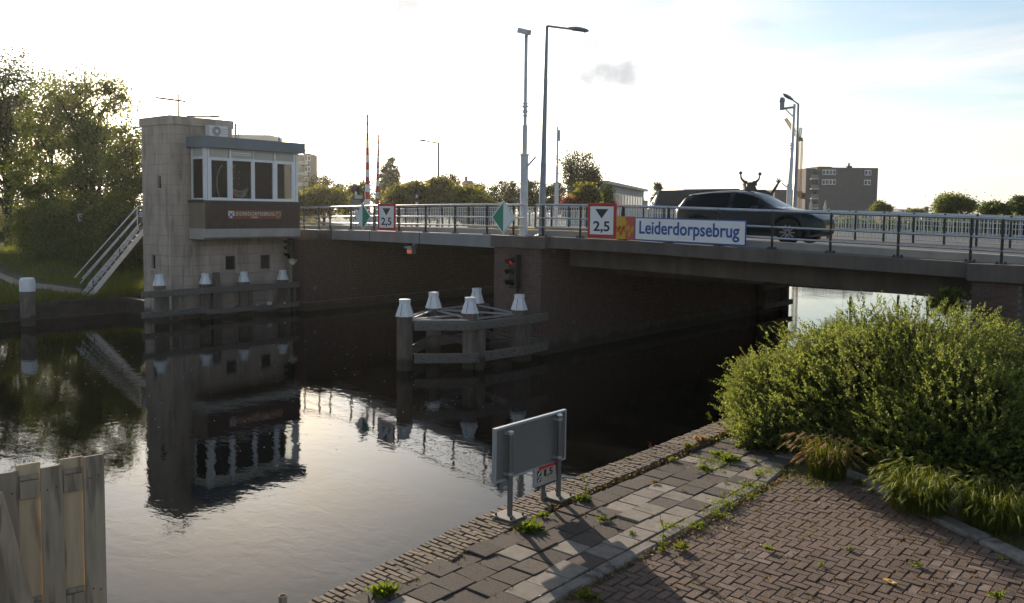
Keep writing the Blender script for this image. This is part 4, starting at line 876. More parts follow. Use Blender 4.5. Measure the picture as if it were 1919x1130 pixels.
def beamrun(t, pts, z0, z1, th, dz=0.0, bolts=True):
    for a, b in zip(pts[:-1], pts[1:]):
        a, b = np.array(a, float), np.array(b, float); d = b - a; L = np.hypot(*d); d /= L; n_ = np.array([d[1], -d[0]])
        R = np.column_stack([[d[0], d[1], 0], [-d[1], d[0], 0], [0, 0, 1]]); me = MB().cbox((0, 0, 0), (L + .04, th, z1 - z0), .018).mesh('beam', M['beam'])
        bm_ = inst('beam', me, ((a[0] + b[0]) / 2, (a[1] + b[1]) / 2, (z0 + z1) / 2), t, (0, 0, math.atan2(d[1], d[0])))
        if bolts:
            bb_ = MB(); k = 0; q = .25
            while q < L:
                zc = .03 if k % 2 else -.02
                for sg_ in (1, -1): bb_.lathe([(.026, 0), (.026, .015)], (q - L / 2, sg_ * th / 2, zc), (0, sg_, 0), 6, False)
                q += .48; k += 1
            bo2 = bpy.data.objects.new('bolts', bb_.mesh('bolts', M['sill'])); COL.objects.link(bo2); bo2.parent = bm_; bo2['kind'] = 'stuff'
fd = thing('timber_fender', 'weathered timber fender with five white capped piles in front of the brick pier', 'fender', (-18.4, 19, 0), 'timber fenders in the canal')
PC = [(-18.60, 17.18, 2.09, 1.59, .25), (-17.41, 18.7, 2.13, 1.66, .245), (-17.19, 20.72, 2.10, 1.62, .245), (-19.88, 19.62, 2.05, 1.54, .25), (-19.95, 21.75, 2.05, 1.54, .25)]
for q in PC: pile(*q, fd)
R1 = [(-18.28, 17.28), (-17.16, 18.5), (-16.93, 20.75), (-17.05, 21.95)]
L1 = [(-18.95, 17.28), (-20.13, 19.5), (-20.21, 21.8), (-20.15, 22.6)]
beamrun(fd, R1, 1.18, 1.44, .14); beamrun(fd, R1, .22, .50, .14); beamrun(fd, L1, 1.18, 1.44, .14); beamrun(fd, L1, .22, .50, .14)
for a, b in (((-17.08, 18.85, .1), (-17.08, 18.85, 1.18)), ((-16.98, 20.9, -.4), (-16.98, 20.9, 1.18)), ((-17.02, 18.72, -.4), (-17.02, 18.72, .22))): part('block', MB().bar(a, b, .20, .16), M['timber'], fd)
for a, b in (((-18.5, 17.3), (-17.3, 18.55)), ((-18.6, 17.4), (-19.8, 19.5)), ((-17.5, 18.75), (-19.75, 19.6)), ((-18.55, 17.45), (-18.3, 19.2)), ((-17.3, 20.6), (-19.8, 19.75)), ((-17.25, 20.8), (-19.85, 21.7)), ((-17.4, 18.9), (-17.25, 20.55)), ((-19.9, 19.8), (-19.95, 21.6)), ((-17.3, 18.9), (-18.6, 20.3)), ((-17.3, 20.9), (-18.4, 21.9))):
    part('brace', MB().bar((*a, 1.47), (*b, 1.47), .07, .05), M['galv_mat'], fd)
    if b[0] < -19 or a[0] > -18: part('brace', MB().bar((*a, .66), (*b, .66), .045, .045), M['sill'], fd)
ft = thing('timber_fender', 'long timber fender with four white capped piles in front of the concrete tower', 'fender', (-33, 20, 0), 'timber fenders in the canal')
for y, zt_, zc in ((17.25, 1.98, 1.54), (19.25, 1.93, 1.49), (21.07, 1.92, 1.48), (23.06, 1.90, 1.47)): pile(-33.05, y, zt_, zc, .235, ft)
part('pile', MB().lathe([(.22, -1), (.22, 1.45), (.16, 1.95)], (-33.0, 19.72, 0), seg=6, smooth=False), M['timber'], ft); 
beamrun(ft, [(-32.74, 16.35), (-32.74, 19.1), (-32.74, 23.7)], 1.10, 1.36, .13); beamrun(ft, [(-32.74, 16.35), (-32.74, 19.1)], .30, .54, .13); beamrun(ft, [(-32.76, 19.1), (-32.76, 23.7)], .22, .42, .12, bolts=False)
for y in (17.4, 17.8, 19.55, 21.25, 23.2, 23.5): part('block', MB().bb((-32.95, y - .1, -.5), (-32.79, y + .1, 1.12)), M['timber'], ft)
for y, s_ in ((22.1, .13), (21.5, .06), (22.9, .06)):
    solo('float_scrap', MB().cbox((-32.68, y, .42 + s_ / 2), (s_, s_ * 1.4, s_), .01), M['cap_white'], {22.1: 'larger white scrap lying on the low beam before the tower', 21.5: 'tiny pale scrap left of the white one on the low beam', 22.9: 'tiny pale scrap right of the white one on the low beam'}[y], 'litter', (-32.68, y, .42))
mp_ = thing('mooring_pile', 'single thick mooring pile with rounded white cap standing in the water', 'pile', (-35.94, 13.39, 0))
part('post', MB().lathe([(.27, -1.5), (.265, 1.36)], (-35.94, 13.39, 0), seg=12), M['timber'], mp_); part('cap', MB().lathe([(.285, 0), (.285, .36), (.265, .46), (.24, .5), (.23, .52)], (-35.94, 13.39, 1.34), seg=12), M['cap_white'], mp_)
# fender on the far side under the right span
fr = thing('timber_fender', 'dark timber fender beyond the pier seen under the right bridge span', 'fender', (-17.2, 43, 0), 'timber fenders in the canal')
for x, y in ((-17.1, 38.6), (-17.05, 40.9)): part('pile', MB().lathe([(.24, -1), (.24, 1.9), (.15, 2.3)], (x, y, 0), seg=8, smooth=False), M['timber'], fr)
beamrun(fr, [(-16.82, 38.0), (-16.8, 41.2)], 1.2, 1.5, .14, bolts=False); beamrun(fr, [(-16.82, 38.0), (-16.8, 41.2)], .3, .55, .14, bolts=False)
# hanging navigation light under the movable span
q = ony(769, 470, 23.35); hl = thing('hanging_lamp', 'grey box lamp glowing orange hung under the movable span', 'lamp', q + np.array([0, 0, .9]))
part('bracket', MB().bar(q + (.12, .14, .1), q + (.12, .14, .62), .16, .10), M['galv_mat'], hl); part('housing', MB().cbox(q + (.02, .04, 0), (.32, .24, .26), .02).prism([(-.16, 0), (.18, 0), (.18, .10), (-.22, .06)], q + (.02, -.16, .10), X_, Z_, Y_, .22), M['galv_mat'], hl)
part('lens', MB().lathe([(.07, 0), (.065, .02), (.04, .03)], q + (-.02, -.08, -.02), -Y_, 14), M['orange_lamp'], hl)
part('lens', MB().lathe([(.05, 0), (.045, .02)], q + (.11, -.08, -.02), -Y_, 10), M['orange_lamp'], hl); part('cable', MB().tube([q + (-.05, .1, .12), q + (-.08, .12, .35), q + (.05, .16, .62)], .012, 5), M['black'], hl)
q = ony(966, 510, 21.8); signal_head((q[0], 21.75, 2.70), ('red_lamp', 'green_lens', 'red_lens'), 'black boat signal lit red on the central brick pier', '', 1.0)

# ------------------------------------------------------------------ signs on the railings
def sign25(c, group_label, y):
    cx, cz = c; S_ = 1.06; t = thing('height_sign', group_label, 'sign', (cx, y, cz - S_ / 2), 'clearance signs reading 2,5 on the railing')
    part('panel', MB().cbox((cx, y, cz), (S_, .03, S_), .008), M['sign_red'], t, 'red bordered panel')
    part('face', MB().bb((cx - S_ * .405, y - .0185, cz - S_ * .405), (cx + S_ * .405, y - .0152, cz + S_ * .405)), M['sign_white'], t)
    part('triangle', MB().prism([(-.24, .35), (.24, .35), (0, .06)], (cx, y - .019, cz), X_, Z_, -Y_, .004), M['sign_blk'], t)
    lettering('2,5', .60, .36, (cx, y - .021, cz - .20), X_, Z_, 'sign_blk', t, bold=.018)
    for dx in (-.3, .3): part('bracket', MB().bb((cx + dx - .03, y + .0155, cz - .45), (cx + dx + .03, y + .10, cz + .45)), M['galv_mat'], t)
sign25((-15.03, 4.44), 'large red bordered 2,5 clearance sign beside the coat of arms panel', 22.02)
sign25((-26.2, 4.39), 'farther red bordered 2,5 clearance sign beside the barriers', 23.2)
def diamond(cx, cz, y, h, w_, label, left_green):
    t = thing('diamond_sign', label, 'sign', (cx, y, cz - h), 'green and white diamond signs on the railing')
    D = lambda s, dx=0: [(0, -h * s), (w_ * s, 0), (0, h * s), (-w_ * s, 0)]
    part('panel', MB().prism(D(1.0), (cx, y, cz), X_, Z_, -Y_, .02), M['sign_white'], t, 'white edged panel')
    g_ = [(0, -h * .90), (0, h * .90), (-w_ * .90, 0)]; o_ = [(0, h * .90), (0, -h * .90), (w_ * .90, 0)]
    part('green_half', MB().prism(g_ if left_green else o_, (cx, y - .0205, cz), X_, Z_, -Y_, .003), M['sign_green'], t)
    e = o_ if left_green else g_; sg_ = 1 if left_green else -1
    ln_ = MB(); ln_.bar((cx, y - .0215, cz + h * .91), (cx + sg_ * w_ * .91, y - .0215, cz), .004, .014, -Y_).bar((cx, y - .0215, cz - h * .91), (cx + sg_ * w_ * .91, y - .0215, cz), .004, .014, -Y_)
    part('green_line', ln_, M['sign_green'], t); part('bracket', MB().bb((cx - .03, y + .001, cz - .4), (cx + .03, y + .14, cz + .4)), M['galv_mat'], t)
diamond(-18.98, 4.475, 21.99, .565, .53, 'diamond sign with green left half beside the white mast', True)
diamond(-27.66, 4.39, 23.2, .56, .50, 'diamond sign with green right half left of the small 2,5 sign', False)
ca = thing('coat_of_arms_panel', 'yellow and red panel with small lions left of the blue name board', 'sign', (-14.16, 22.0, 3.9)); yA = 22.0; zc0, zc1 = 3.895, 4.575
part('panel', MB().bb((-14.49, yA, zc0), (-14.165, yA + .02, zc1)), M['sign_yel'], ca, 'yellow left half'); part('panel', MB().bb((-14.165, yA, zc0), (-13.84, yA + .02, zc1)), M['sign_coral'], ca, 'coral red right half')
part('panel_foot', MB().bb((-14.32, yA - .002, zc0), (-14.165, yA, zc0 + .18)), M['sign_yel'], ca)
for x, z, s_, m in ((-14.40, 4.20, .17, 'sign_dkred'), (-14.24, 4.21, .17, 'sign_dkred'), (-14.08, 4.23, .18, 'sign_yel'), (-13.93, 4.19, .17, 'sign_yel'), (-14.165, 4.38, .14, 'sign_yel'), (-14.32, 4.07, .13, 'sign_dkred'), (-14.02, 4.05, .12, 'sign_yel')):
    part('lion', MB().prism(np.array(LION) * (s_, s_ * 1.15), (x, yA - .003, z), X_, Z_, -Y_, .004), M[m], ca)
part('bracket', MB().bb((-14.2, yA + .021, 4.0), (-14.12, yA + .2, 4.5)), M['galv_mat'], ca)
nb = thing('name_board', 'white name board with blue letters and border on the near railing', 'sign', (-12.06, 21.98, 3.84)); x0, x1 = -13.82, -10.29
def slant(x, b): return (4.56 - (x - x0) * .011 if b else 3.88 - (x - x0) * .014)
part('panel', MB().prism([(x0, slant(x0, 0)), (x1, slant(x1, 0)), (x1, slant(x1, 1)), (x0, slant(x0, 1))], (0, 21.99, 0), X_, Z_, -Y_, .02), M['sign_blue'], nb)
m_ = .032; part('face', MB().prism([(x0 + m_, slant(x0, 0) + m_), (x1 - m_, slant(x1, 0) + m_), (x1 - m_, slant(x1, 1) - m_), (x0 + m_, slant(x0, 1) - m_)], (0, 21.9695, 0), X_, Z_, -Y_, .003), M['sign_white'], nb)
ex_ = np.array([1, 0, -.0125]); ex_ /= np.linalg.norm(ex_)
lettering('Leiderdorpsebrug', (x1 - x0) * .90, .50, ((x0 + x1) / 2 - .01, 21.963, 4.185), ex_, Z_, 'sign_blue', nb, bold=.018)
for x in (-13.2, -12.0, -10.9): part('bracket', MB().bb((x - .03, 21.992, 4.0), (x + .03, 22.2, 4.4)), M['galv_mat'], nb)

# ------------------------------------------------------------------ masts, lamps, barriers, signals on the deck
def crown(mb, x, y, z, s=1.0, dirs=(X_, Y_)):
    for d in dirs:
        for sg_ in (1, -1):
            for k, (z0, z1) in enumerate(((0, .16), (.16, .34), (.34, .44))):
                e = d * sg_; mb.prism([(.0, z0), (.02 + .10 * s, z0 + (.03 if k else .0) + .0), (.05, (z0 + z1) / 2), (.02 + .13 * s, z1), (.0, z1)], (x, y, z), e, Z_, np.cross(e, Z_), .015)
    return mb
def mast(base, ztop, zcol, zbox, label, group, cam_head=True, r=.085, flip=1):
    x, y, z = base; t = thing('camera_mast', label, 'mast', base, group)
    part('pole', MB().tube([(x, y, z), (x, y, zbox)], r * 1.55, 8).tube([(x, y, zbox - .05), (x, y, zcol - .3), (x, y, zcol - .28), (x, y, ztop)], [r, r, r * .72, r * .68], 10), M['mast_white'], t)
    part('base_flange', MB().cbox((x, y, z + .015), (.42, .42, .03), .005), M['mast_white'], t)
    part('collar', MB().lathe([(r * 1.9, 0), (r * 1.9, .05)], (x, y, zbox), seg=10), M['mast_white'], t)
    part('spikes', crown(MB(), x, y, zcol, 1.0), M['mast_white'], t, 'ring of pointed anti climb spikes')
    a = part('side_arm', MB().tube([(x + .06, y, zbox - .42), (x + .52, y - .06, zbox - .06)], .035, 8), M['mast_white'], t)
    if cam_head:
        h = part('camera_head', MB().bar((x - .30, y + .0, ztop + .26), (x + .22, y - .12, ztop + .10), .17, .17), M['mast_white'], t); part('bracket', MB().tube([(x, y, ztop), (x, y, ztop + .12)], .06, 8), M['mast_white'], h); part('lens', MB().lathe([(.06, 0), (.055, .02)], (x - .305, y + .001, ztop + .262), (-.9, .2, .28), 10), M['glass_far'], h)
    return t
b0 = ony(981, 440, 22.5)
mast((b0[0], 22.5, zd(b0[0])), 10.45, 7.85, 6.55, 'tall pale grey mast with camera on top beside the diamond sign', 'camera masts on the bridge')
mm_ = mast((-34.0, 44.6, zd(-34) + .05), 10.1, 7.9, 6.4, 'distant pale mast with slim aerial left of the large 2,5 sign', 'camera masts on the bridge', cam_head=False)
part('aerial', MB().tube([(-34.0, 44.6, 10.0), (-34.0, 44.6, 10.65)], .03, 6).tube([(-33.86, 44.6, 9.2), (-33.86, 44.6, 9.9)], .07, 8), M['mast_white'], mm_)
street_lamp((-17.69, 22.42, zd(-17.7)), np.array([-17.60, 22.42, 10.68]), (1, 0.0, 0), .92, 'tall grey street lamp standing beside the camera mast', rise=-.20, lum=.80, r0=.115, r1=.05)
# right hand pair
v_ = atd(1480, 395, 46); rm = thing('camera_mast', 'pale mast with bracket and domed camera near the crane', 'mast', (v_[0], v_[1], zd(v_[0])), 'camera masts on the bridge'); x, y = v_[0], v_[1]
zt1 = float(atd(1482, 197, 46)[2]); zm = float(atd(1478, 297, 46)[2]); zb = float(atd(1476, 345, 46)[2])
part('pole', MB().tube([(x - .05, y, zd(x)), (x - .05, y, zb)], .15, 8).tube([(x - .05, y, zb - .1), (x, y, zm), (x, y, zm + .02), (x + .05, y, zt1)], [.11, .10, .075, .07], 10), M['mast_white'], rm); part('spikes', crown(MB(), x, y, zm + .35, 1.2), M['mast_white'], rm)
L0 = np.array([x + .05, y, zt1 - .15]); L1_ = atd(1465, 204, 46); part('bracket', MB().bar(L0, L1_, .09, .10).bar(L0 - (0, 0, .55), L1_ + (L0 - L1_) * .25, .05, .05), M['lamp_grey'], rm)
part('camera_head', MB().tube([L1_ - (0, 0, .05), L1_ + (0, 0, .35)], [.13, .13], 10).lathe([(.02, .62), (.14, .55), (.16, .4), (.12, .34)], L1_, seg=10), M['lamp_grey'], rm)
part('arm', MB().tube([(x - .08, y, zb - .25), (x - .48, y, zb + .05)], .035, 6), M['mast_white'], rm)
lR = atd(1489, 395, 45); zl = float(atd(1489, 196, 45)[2]); lt = atd(1476, 186, 45) - atd(1489, 196, 45)
street_lamp((lR[0], lR[1], zd(lR[0])), zl, (lt[0], lt[1], 0), .32, 'grey street lamp crossing the pale mast near the crane', rise=.20, lum=.62, r0=.115, r1=.05)
vv = atd(821, 413, 75); za_ = float(atd(822, 269, 75)[2]); dl = atd(800, 265, 75) - atd(822, 269, 75)
street_lamp((vv[0], vv[1], zd(vv[0])), za_, (dl[0], dl[1], 0), .98, 'small far street lamp above the yellow green bushes', rise=.14, lum=.85, r0=.14, r1=.085)
def barrier(px, dist, ptop, pbase, label):
    b = atd(px[0], pbase, dist); tp_ = atd(px[1], ptop, dist); z0 = zd(b[0]); t = thing('barrier_arm', label, 'barrier', (b[0], b[1], z0), 'raised barriers on the bridge approach')
    part('housing', MB().cbox((b[0], b[1], z0 + .55), (.5, .5, 1.1), .04), M['lamp_grey'], t)
    a = np.array([b[0], b[1], z0 + 1.0]); n_ = 13
    for k in range(n_):
        f0, f1 = k / n_, (k + 1) / n_; p, q = a + (tp_ - a) * f0, a + (tp_ - a) * f1; r0, r1 = .13 * (1 - f0) ** .8 + .055, .13 * (1 - f1) ** .8 + .055
        part('stripe', MB().tube([p, q], [r0, r1], 8, caps=True), M['sign_red' if k % 2 == 0 else 'white_paint'], t, 'red stripe' if k % 2 == 0 else 'white stripe')
    part('tip_lamp', MB().lathe([(.05, 0), (.075, .1), (.05, .22), (.02, .35)], tp_, seg=8), M['sign_dkred'], t)
barrier((689, 688.5), 58, 222, 405, 'taller raised red and white barrier arm, left of the pair')
barrier((706, 709.5), 70, 258, 404, 'shorter raised red and white barrier arm beside the 2,5 sign')
def crossing_light(px, py, dist, label, plate=False):
    h = atd(px, py, dist); z0 = zd(h[0]); t = thing('warning_light', label, 'traffic light', (h[0], h[1], z0), 'warning lights on striped posts')
    n_ = 8
    for k in range(n_): part('post_band', MB().tube([(h[0], h[1], z0 + (h[2] - z0) * k / n_), (h[0], h[1], z0 + (h[2] - z0) * (k + 1) / n_)], .075, 8), M['white_paint' if k % 2 else 'black'], t)
    fw_ = -(h - CAM)[:2]; fw_ = np.array([*fw_, 0]) / np.hypot(*fw_); part('disc', MB().lathe([(.25, -.06), (.27, 0), (.25, .03)], h, fw_, 20), M['black'], t); part('lens', MB().lathe([(.10, 0), (.095, .10), (.07, .12)], h + fw_ * .03, fw_, 14), M['red_lens'], t)
    if plate:
        s_ = np.cross(fw_, Z_); R = np.column_stack([s_, fw_, Z_]); part('plate', MB().box(h + fw_ * .1 - np.array([0, 0, .85]), (.55, .03, .55), R), M['alu'], t); part('plate', MB().box(h + fw_ * .1 + s_ * -.15 - np.array([0, 0, .40]), (.45, .03, .2), R), M['cream'], t)
crossing_light(667, 356, 50, 'round black warning light with grey plate left of barriers', True)
crossing_light(781, 362, 55, 'round black warning light on striped post right of the barriers')

# ------------------------------------------------------------------ signs on the quay edge
qs = thing('quay_sign', 'large grey sign board seen from behind on two posts at the quay edge', 'sign', (-5.95, 7.4, ZQ)); sx = -6.10; pA, pB = onz(963, 972, ZQ), onz(1040, 931, ZQ); sx = (pA[0] + pB[0]) / 2 - .07
c00, c01, c10, c11 = onx(924, 803, sx), onx(924, 908, sx), onx(1058, 767, sx), onx(1057, 858, sx); y0, y1 = (c00[1] + c01[1]) / 2, (c10[1] + c11[1]) / 2; z0, z1 = (c01[2] + c11[2]) / 2, (c00[2] + c10[2]) / 2
bd = part('board', MB().bb((sx - .012, y0 + .012, z0 + .012), (sx + .003, y1 - .012, z1 - .012)), M['alu'], qs, 'streaked grey back of the board')
fr_ = MB()
for a in ((y0, z0, y0 + .025, z1), (y1 - .025, z0, y1, z1), (y0 + .025, z0, y1 - .025, z0 + .025), (y0 + .025, z1 - .025, y1 - .025, z1)): fr_.bb((sx - .014, a[0], a[1]), (sx + .028, a[2], a[3]))
part('frame', fr_, M['alu_edge'], bd)
for p, tpz in ((pA, z1 - .07), (pB, z1 - .035)):
    px_ = sx + .065; po = part('post', MB().tube([(px_, p[1], ZQ + .01), (px_, p[1], tpz)], .030, 10), M['post_zinc'], qs); part('post_cap', MB().lathe([(.033, 0), (.033, .012), (.02, .02)], (px_, p[1], tpz), seg=10), M['cap_white'], po)
    pl = part('base_plate', MB().cbox((px_ - .01, p[1], ZQ + .016), (.30, .27, .02), .004, rotz(.0)), M['conc_plate'], qs)
    for dx in (-.11, .10):
        for dy in (-.10, .10): part('bolt', MB().lathe([(.012, 0), (.012, .03)], (px_ + dx, p[1] + dy, ZQ + .026), seg=6, smooth=False), M['postdk'], pl)
    for zc in (z0 + .06, z1 - .09): part('clamp', MB().lathe([(.036, 0), (.036, .03)], (px_, p[1], zc), seg=10).bb((sx + .003, p[1] - .05, zc), (px_ - .02, p[1] + .05, zc + .03)), M['galv_mat'], po)
ds = thing('depth_sign', 'small red edged depth sign reading 1,5 under the grey board', 'sign', (sx - .06, pB[1] - .1, ZQ)); dx_ = sx + .03; d0, d1 = onx(1004, 885, dx_), onx(1035, 880, dx_); zt_, zb_ = float(onx(1020, 872, dx_)[2]), float(onx(1020, 907, dx_)[2]); ya, yb = d0[1], d1[1] + .06
part('post', MB().tube([(dx_ - .04, (ya + yb) / 2 + .01, ZQ), (dx_ - .04, (ya + yb) / 2 + .01, zt_)], .025, 8), M['post_zinc'], ds)
part('panel', MB().bb((dx_ - .008, ya, zb_), (dx_ + .004, yb, zt_)), M['dirty_sign'], ds); part('red_band', MB().bb((dx_ + .0045, ya + .05, zt_ - .035), (dx_ + .0065, yb, zt_)), M['sign_red'], ds)
part('pale_edge', MB().bb((dx_ - .02, ya - .03, zb_), (dx_ + .008, ya, zt_)), M['alu_edge'], ds)
for ch_, fw_, fh_, fu_, fv_ in (('1', .10, .36, .45, .60), (',', .05, .12, .585, .42), ('5', .19, .36, .74, .60)):
    lettering(ch_, (yb - ya) * fw_, (zt_ - zb_) * fh_, (dx_ + .008, ya + (yb - ya) * fu_, zb_ + (zt_ - zb_) * fv_), Y_, Z_, 'sign_blk', ds, extrude=.001, bold=.02)
for k, (u0, v0, u1, v1) in enumerate(((.06, .52, .26, .82), (.06, .22, .26, .44))):
    W_, H_ = yb - ya, zt_ - zb_; pc = part('pictogram', MB().bb((dx_ + .0045, ya + u0 * W_, zb_ + v0 * H_), (dx_ + .006, ya + u1 * W_, zb_ + v1 * H_)), M['sign_blk'], ds)
    part('pictogram_mark', MB().bar((dx_ + .0066, ya + (u0 + .04) * W_, zb_ + (v0 + .05) * H_), (dx_ + .0066, ya + (u1 - .04) * W_, zb_ + (v1 - .05) * H_), .012, .001, X_), M['sign_white'], pc)
part('rust_foot', MB().bb((dx_ - .012, ya, zb_ - .02), (dx_ + .008, yb, zb_)), M['sill'], ds)
# steel tube in the water by the coping
tpos = onz(530, 1116, 1.36); solo('steel_tube', MB().lathe([(.037, -1.6), (.037, 0), (.030, 0), (.030, -.25)], tpos, seg=16), M['plank'], 'short open ended steel tube rising from water at the coping', 'tube', tpos)
# ------------------------------------------------------------------ board screen, bottom left
D_ = 6.3; A0, A1 = atd(-60, 905, D_ - .55), atd(195, 850, D_); dirv = (A1 - A0)[:2]; Lw = np.hypot(*dirv); dirv = np.array([*dirv / Lw, 0]); nrm = np.array([dirv[1], -dirv[0], 0]); ang = math.atan2(dirv[1], dirv[0])
fn = thing('board_screen', 'bleached wooden board screen of overlapping planks in the bottom left corner', 'fence', (A1[0], A1[1], 0)); zt_ = float(A1[2])
bw_, gw = .148, .128; s = 0.0; k = 0
while s < 1.65:
    wd = bw_ if k % 2 == 0 else gw + .03; c = A1 - dirv * (s + (bw_ if k % 2 == 0 else gw) / 2); back = .0 if k % 2 == 0 else .034
    top = zt_ - .012 * (k % 3) + (.015 if k % 2 else 0) - .018 * s; me = MB().cbox((0, 0, -(top + .35) / 2), (wd - .006, .024, top + .35), .004).mesh('plank', M['plank' if k % 2 == 0 else 'plank_pale'])
    pk = inst('plank', me, (c[0] - nrm[0] * back, c[1] - nrm[1] * back, top), fn, (0, rng.normal(0, .004), ang))
    if k % 2 == 0:
        nl = MB()
        for zz_, uu in ((.16, -.03), (.15, .03), (.98, -.02), (1.0, .03)): nl.lathe([(.006, 0), (.006, .004)], c + dirv * uu + nrm * .012 + np.array([0, 0, top - zz_ - c[2]]), nrm, 6, False)
        part('nail', nl, M['sill'], fn)
    else:
        for zz_ in (.145, 1.02):
            cc = c - nrm * .002 + np.array([0, 0, top - zz_ - c[2] - .03]); part('batten', MB().cbox(cc, (gw - .004, .022, .125), .004, rotz(ang)), M['plank'], fn); part('batten', MB().cbox(cc + np.array([0, 0, .085]) - nrm * .006, (gw - .004, .018, .035), .004, rotz(ang)), M['plank'], fn)
    s += bw_ if k % 2 == 0 else gw; k += 1
for s in (.2, 1.45): c = A1 - dirv * s - nrm * .11; part('post', MB().tube([(c[0], c[1], -1.2), (c[0], c[1], zt_ - .3)], .06, 8), M['timber'], fn)
lg0, lg1 = atd(-8, 930, D_ - .62), atd(50, 1150, D_ - .50); ld = (lg1 - lg0); solo('brace_log', MB().tube([lg0 - ld * .02, lg0 + ld * .3, lg0 + ld * .7, lg0 + ld * 1.3], [.046, .052, .055, .058], 12), M['log'], 'bare peeled log leaning against the board screen', 'log', lg0)
# ------------------------------------------------------------------ the car, driving right on the near lane
cx0 = float(ony(1265, 420, 24.0)[0]); cx1 = float(ony(1561, 430, 25.1)[0]); CL = cx1 - cx0; CY = 24.75; HW = .92; cz = zd(-10) + .08
car = thing('car', 'dark green grey crossover car driving over the bridge behind the railing', 'car', ((cx0 + cx1) / 2, CY, cz))
def cp(u, v, z): return np.array([cx0 + u * CL, CY + v, cz + z * 1.03])     # u along the length from the tail, v across, z up
def I(u, xs_, ys_): return float(np.interp(u, xs_, ys_))
RU = [0, .02, .06, .12, .2, .3, .42, .52, .6, .68, .76, .86, .94, .985, 1.0]
def z_belt(u): return I(u, [0, .05, .15, .3, .5, .66, .72, .85, .95, 1], [.96, 1.03, 1.03, 1.01, .985, .985, 1.0, .935, .83, .68])
def z_roof(u): return I(u, [0, .02, .045, .07, .09, .16, .26, .38, .48, .55, .60, .66, .72, .9, 1], [1.0, 1.08, 1.24, 1.37, 1.415, 1.455, 1.50, 1.515, 1.49, 1.42, 1.31, 1.16, 1.03, .90, .70])
def w_low(u): return HW * I(u, [0, .03, .10, .5, .9, .97, 1], [.80, .92, .985, 1.0, .985, .83, .52])
def w_belt(u): return HW * I(u, [0, .03, .10, .5, .9, .97, 1], [.76, .88, .95, .965, .93, .77, .46])
def w_roof(u): return HW * I(u, [0, .05, .15, .4, .58, .70, .8, 1], [.70, .70, .71, .72, .70, .70, .68, .45])
WU = (.195, .815); WR = .345
def z_sill(u):
    z = I(u, [0, .05, .12, .9, .97, 1], [.42, .30, .24, .24, .28, .36])
    for wu in WU:
        d = abs(u - wu) * CL
        if d < WR + .05: z = max(z, .335 + math.sqrt(max((WR + .05) ** 2 - d * d, 0)))
    return z
us = sorted(set(list(np.linspace(0, 1, 61)) + [wu + s_ for wu in WU for s_ in np.linspace(-.09, .09, 25)]))
def section(u):
    zs, zb, zr = z_sill(u), z_belt(u), max(z_roof(u), z_belt(u) + .012); wl, wb, wr = w_low(u), w_belt(u), w_roof(u); zmid = zs + (zb - zs) * .45
    return [(wl * .95, zs), (wl, zs + (zb - zs) * .18), (wl * 1.005, zmid), (wl * .99 , zs + (zb - zs) * .72), (wb, zb), (wb + (wr - wb) * .45, zb + (zr - zb) * .45), (wr, zb + (zr - zb) * .86), (wr * .82, zb + (zr - zb) * .96), (wr * .4, zr), (0, zr + .008)]
ncs = 10; grid = np.array([[cp(u, -y, z) for y, z in section(u)] + [cp(u, y, z) for y, z in reversed(section(u)[:-1])] for u in us])
body = MB(); glass = {}
def glasszone(u, j):
    """which pane, if any, the face between section points j and j+1 belongs to"""
    if j in (4, 5) and .085 < u < .235: return None if u < .13 and j == 5 else 'rear_quarter'
    if j in (4, 5):
        if .235 < u < .408: return 'rear_door'
        if .432 < u < .635 + (.02 if j == 4 else -.04): return 'front_door'
    if j in (7, 8) and .595 < u < .745: return 'windscreen'
    if j == 6 and .62 < u < .735: return 'windscreen'
    if j in (6, 7, 8) and .03 < u < .095: return 'rear'
    return None
nV = grid.shape[1]; V = grid.reshape(-1, 3); Fb = []; Fg = {}
for i in range(len(us) - 1):
    for j in range(nV - 1):
        um = (us[i] + us[i + 1]) / 2; jj = j if j < 9 else nV - 2 - j; g_ = glasszone(um, jj)
        f = (i * nV + j, (i + 1) * nV + j, (i + 1) * nV + j + 1, i * nV + j + 1)
        if g_: Fg.setdefault((g_, j < 9 if g_ not in ('windscreen', 'rear') else 0), []).append(f)
        else: Fb.append(f)
body.add(V, Fb, True); k0 = len(us) - 1
body.add(V, [tuple(range(nV)), tuple(reversed([k0 * nV + j for j in range(nV)]))])
bo_ = part('body', body, M['car'], car)
for (nm, sd_), F in Fg.items():
    used = sorted({i for f in F for i in f}); mp2 = {o_: n_ for n_, o_ in enumerate(used)}; gm = MB().add(V[used], [tuple(mp2[i] for i in f) for f in F], True); part('windscreen' if nm == 'windscreen' else 'rear_window' if nm == 'rear' else 'side_window', gm, M['car_glass'], car)
part('underbody', MB().bb(cp(.04, -HW * .9, .22), cp(.95, HW * .9, .5)), M['black'], car)
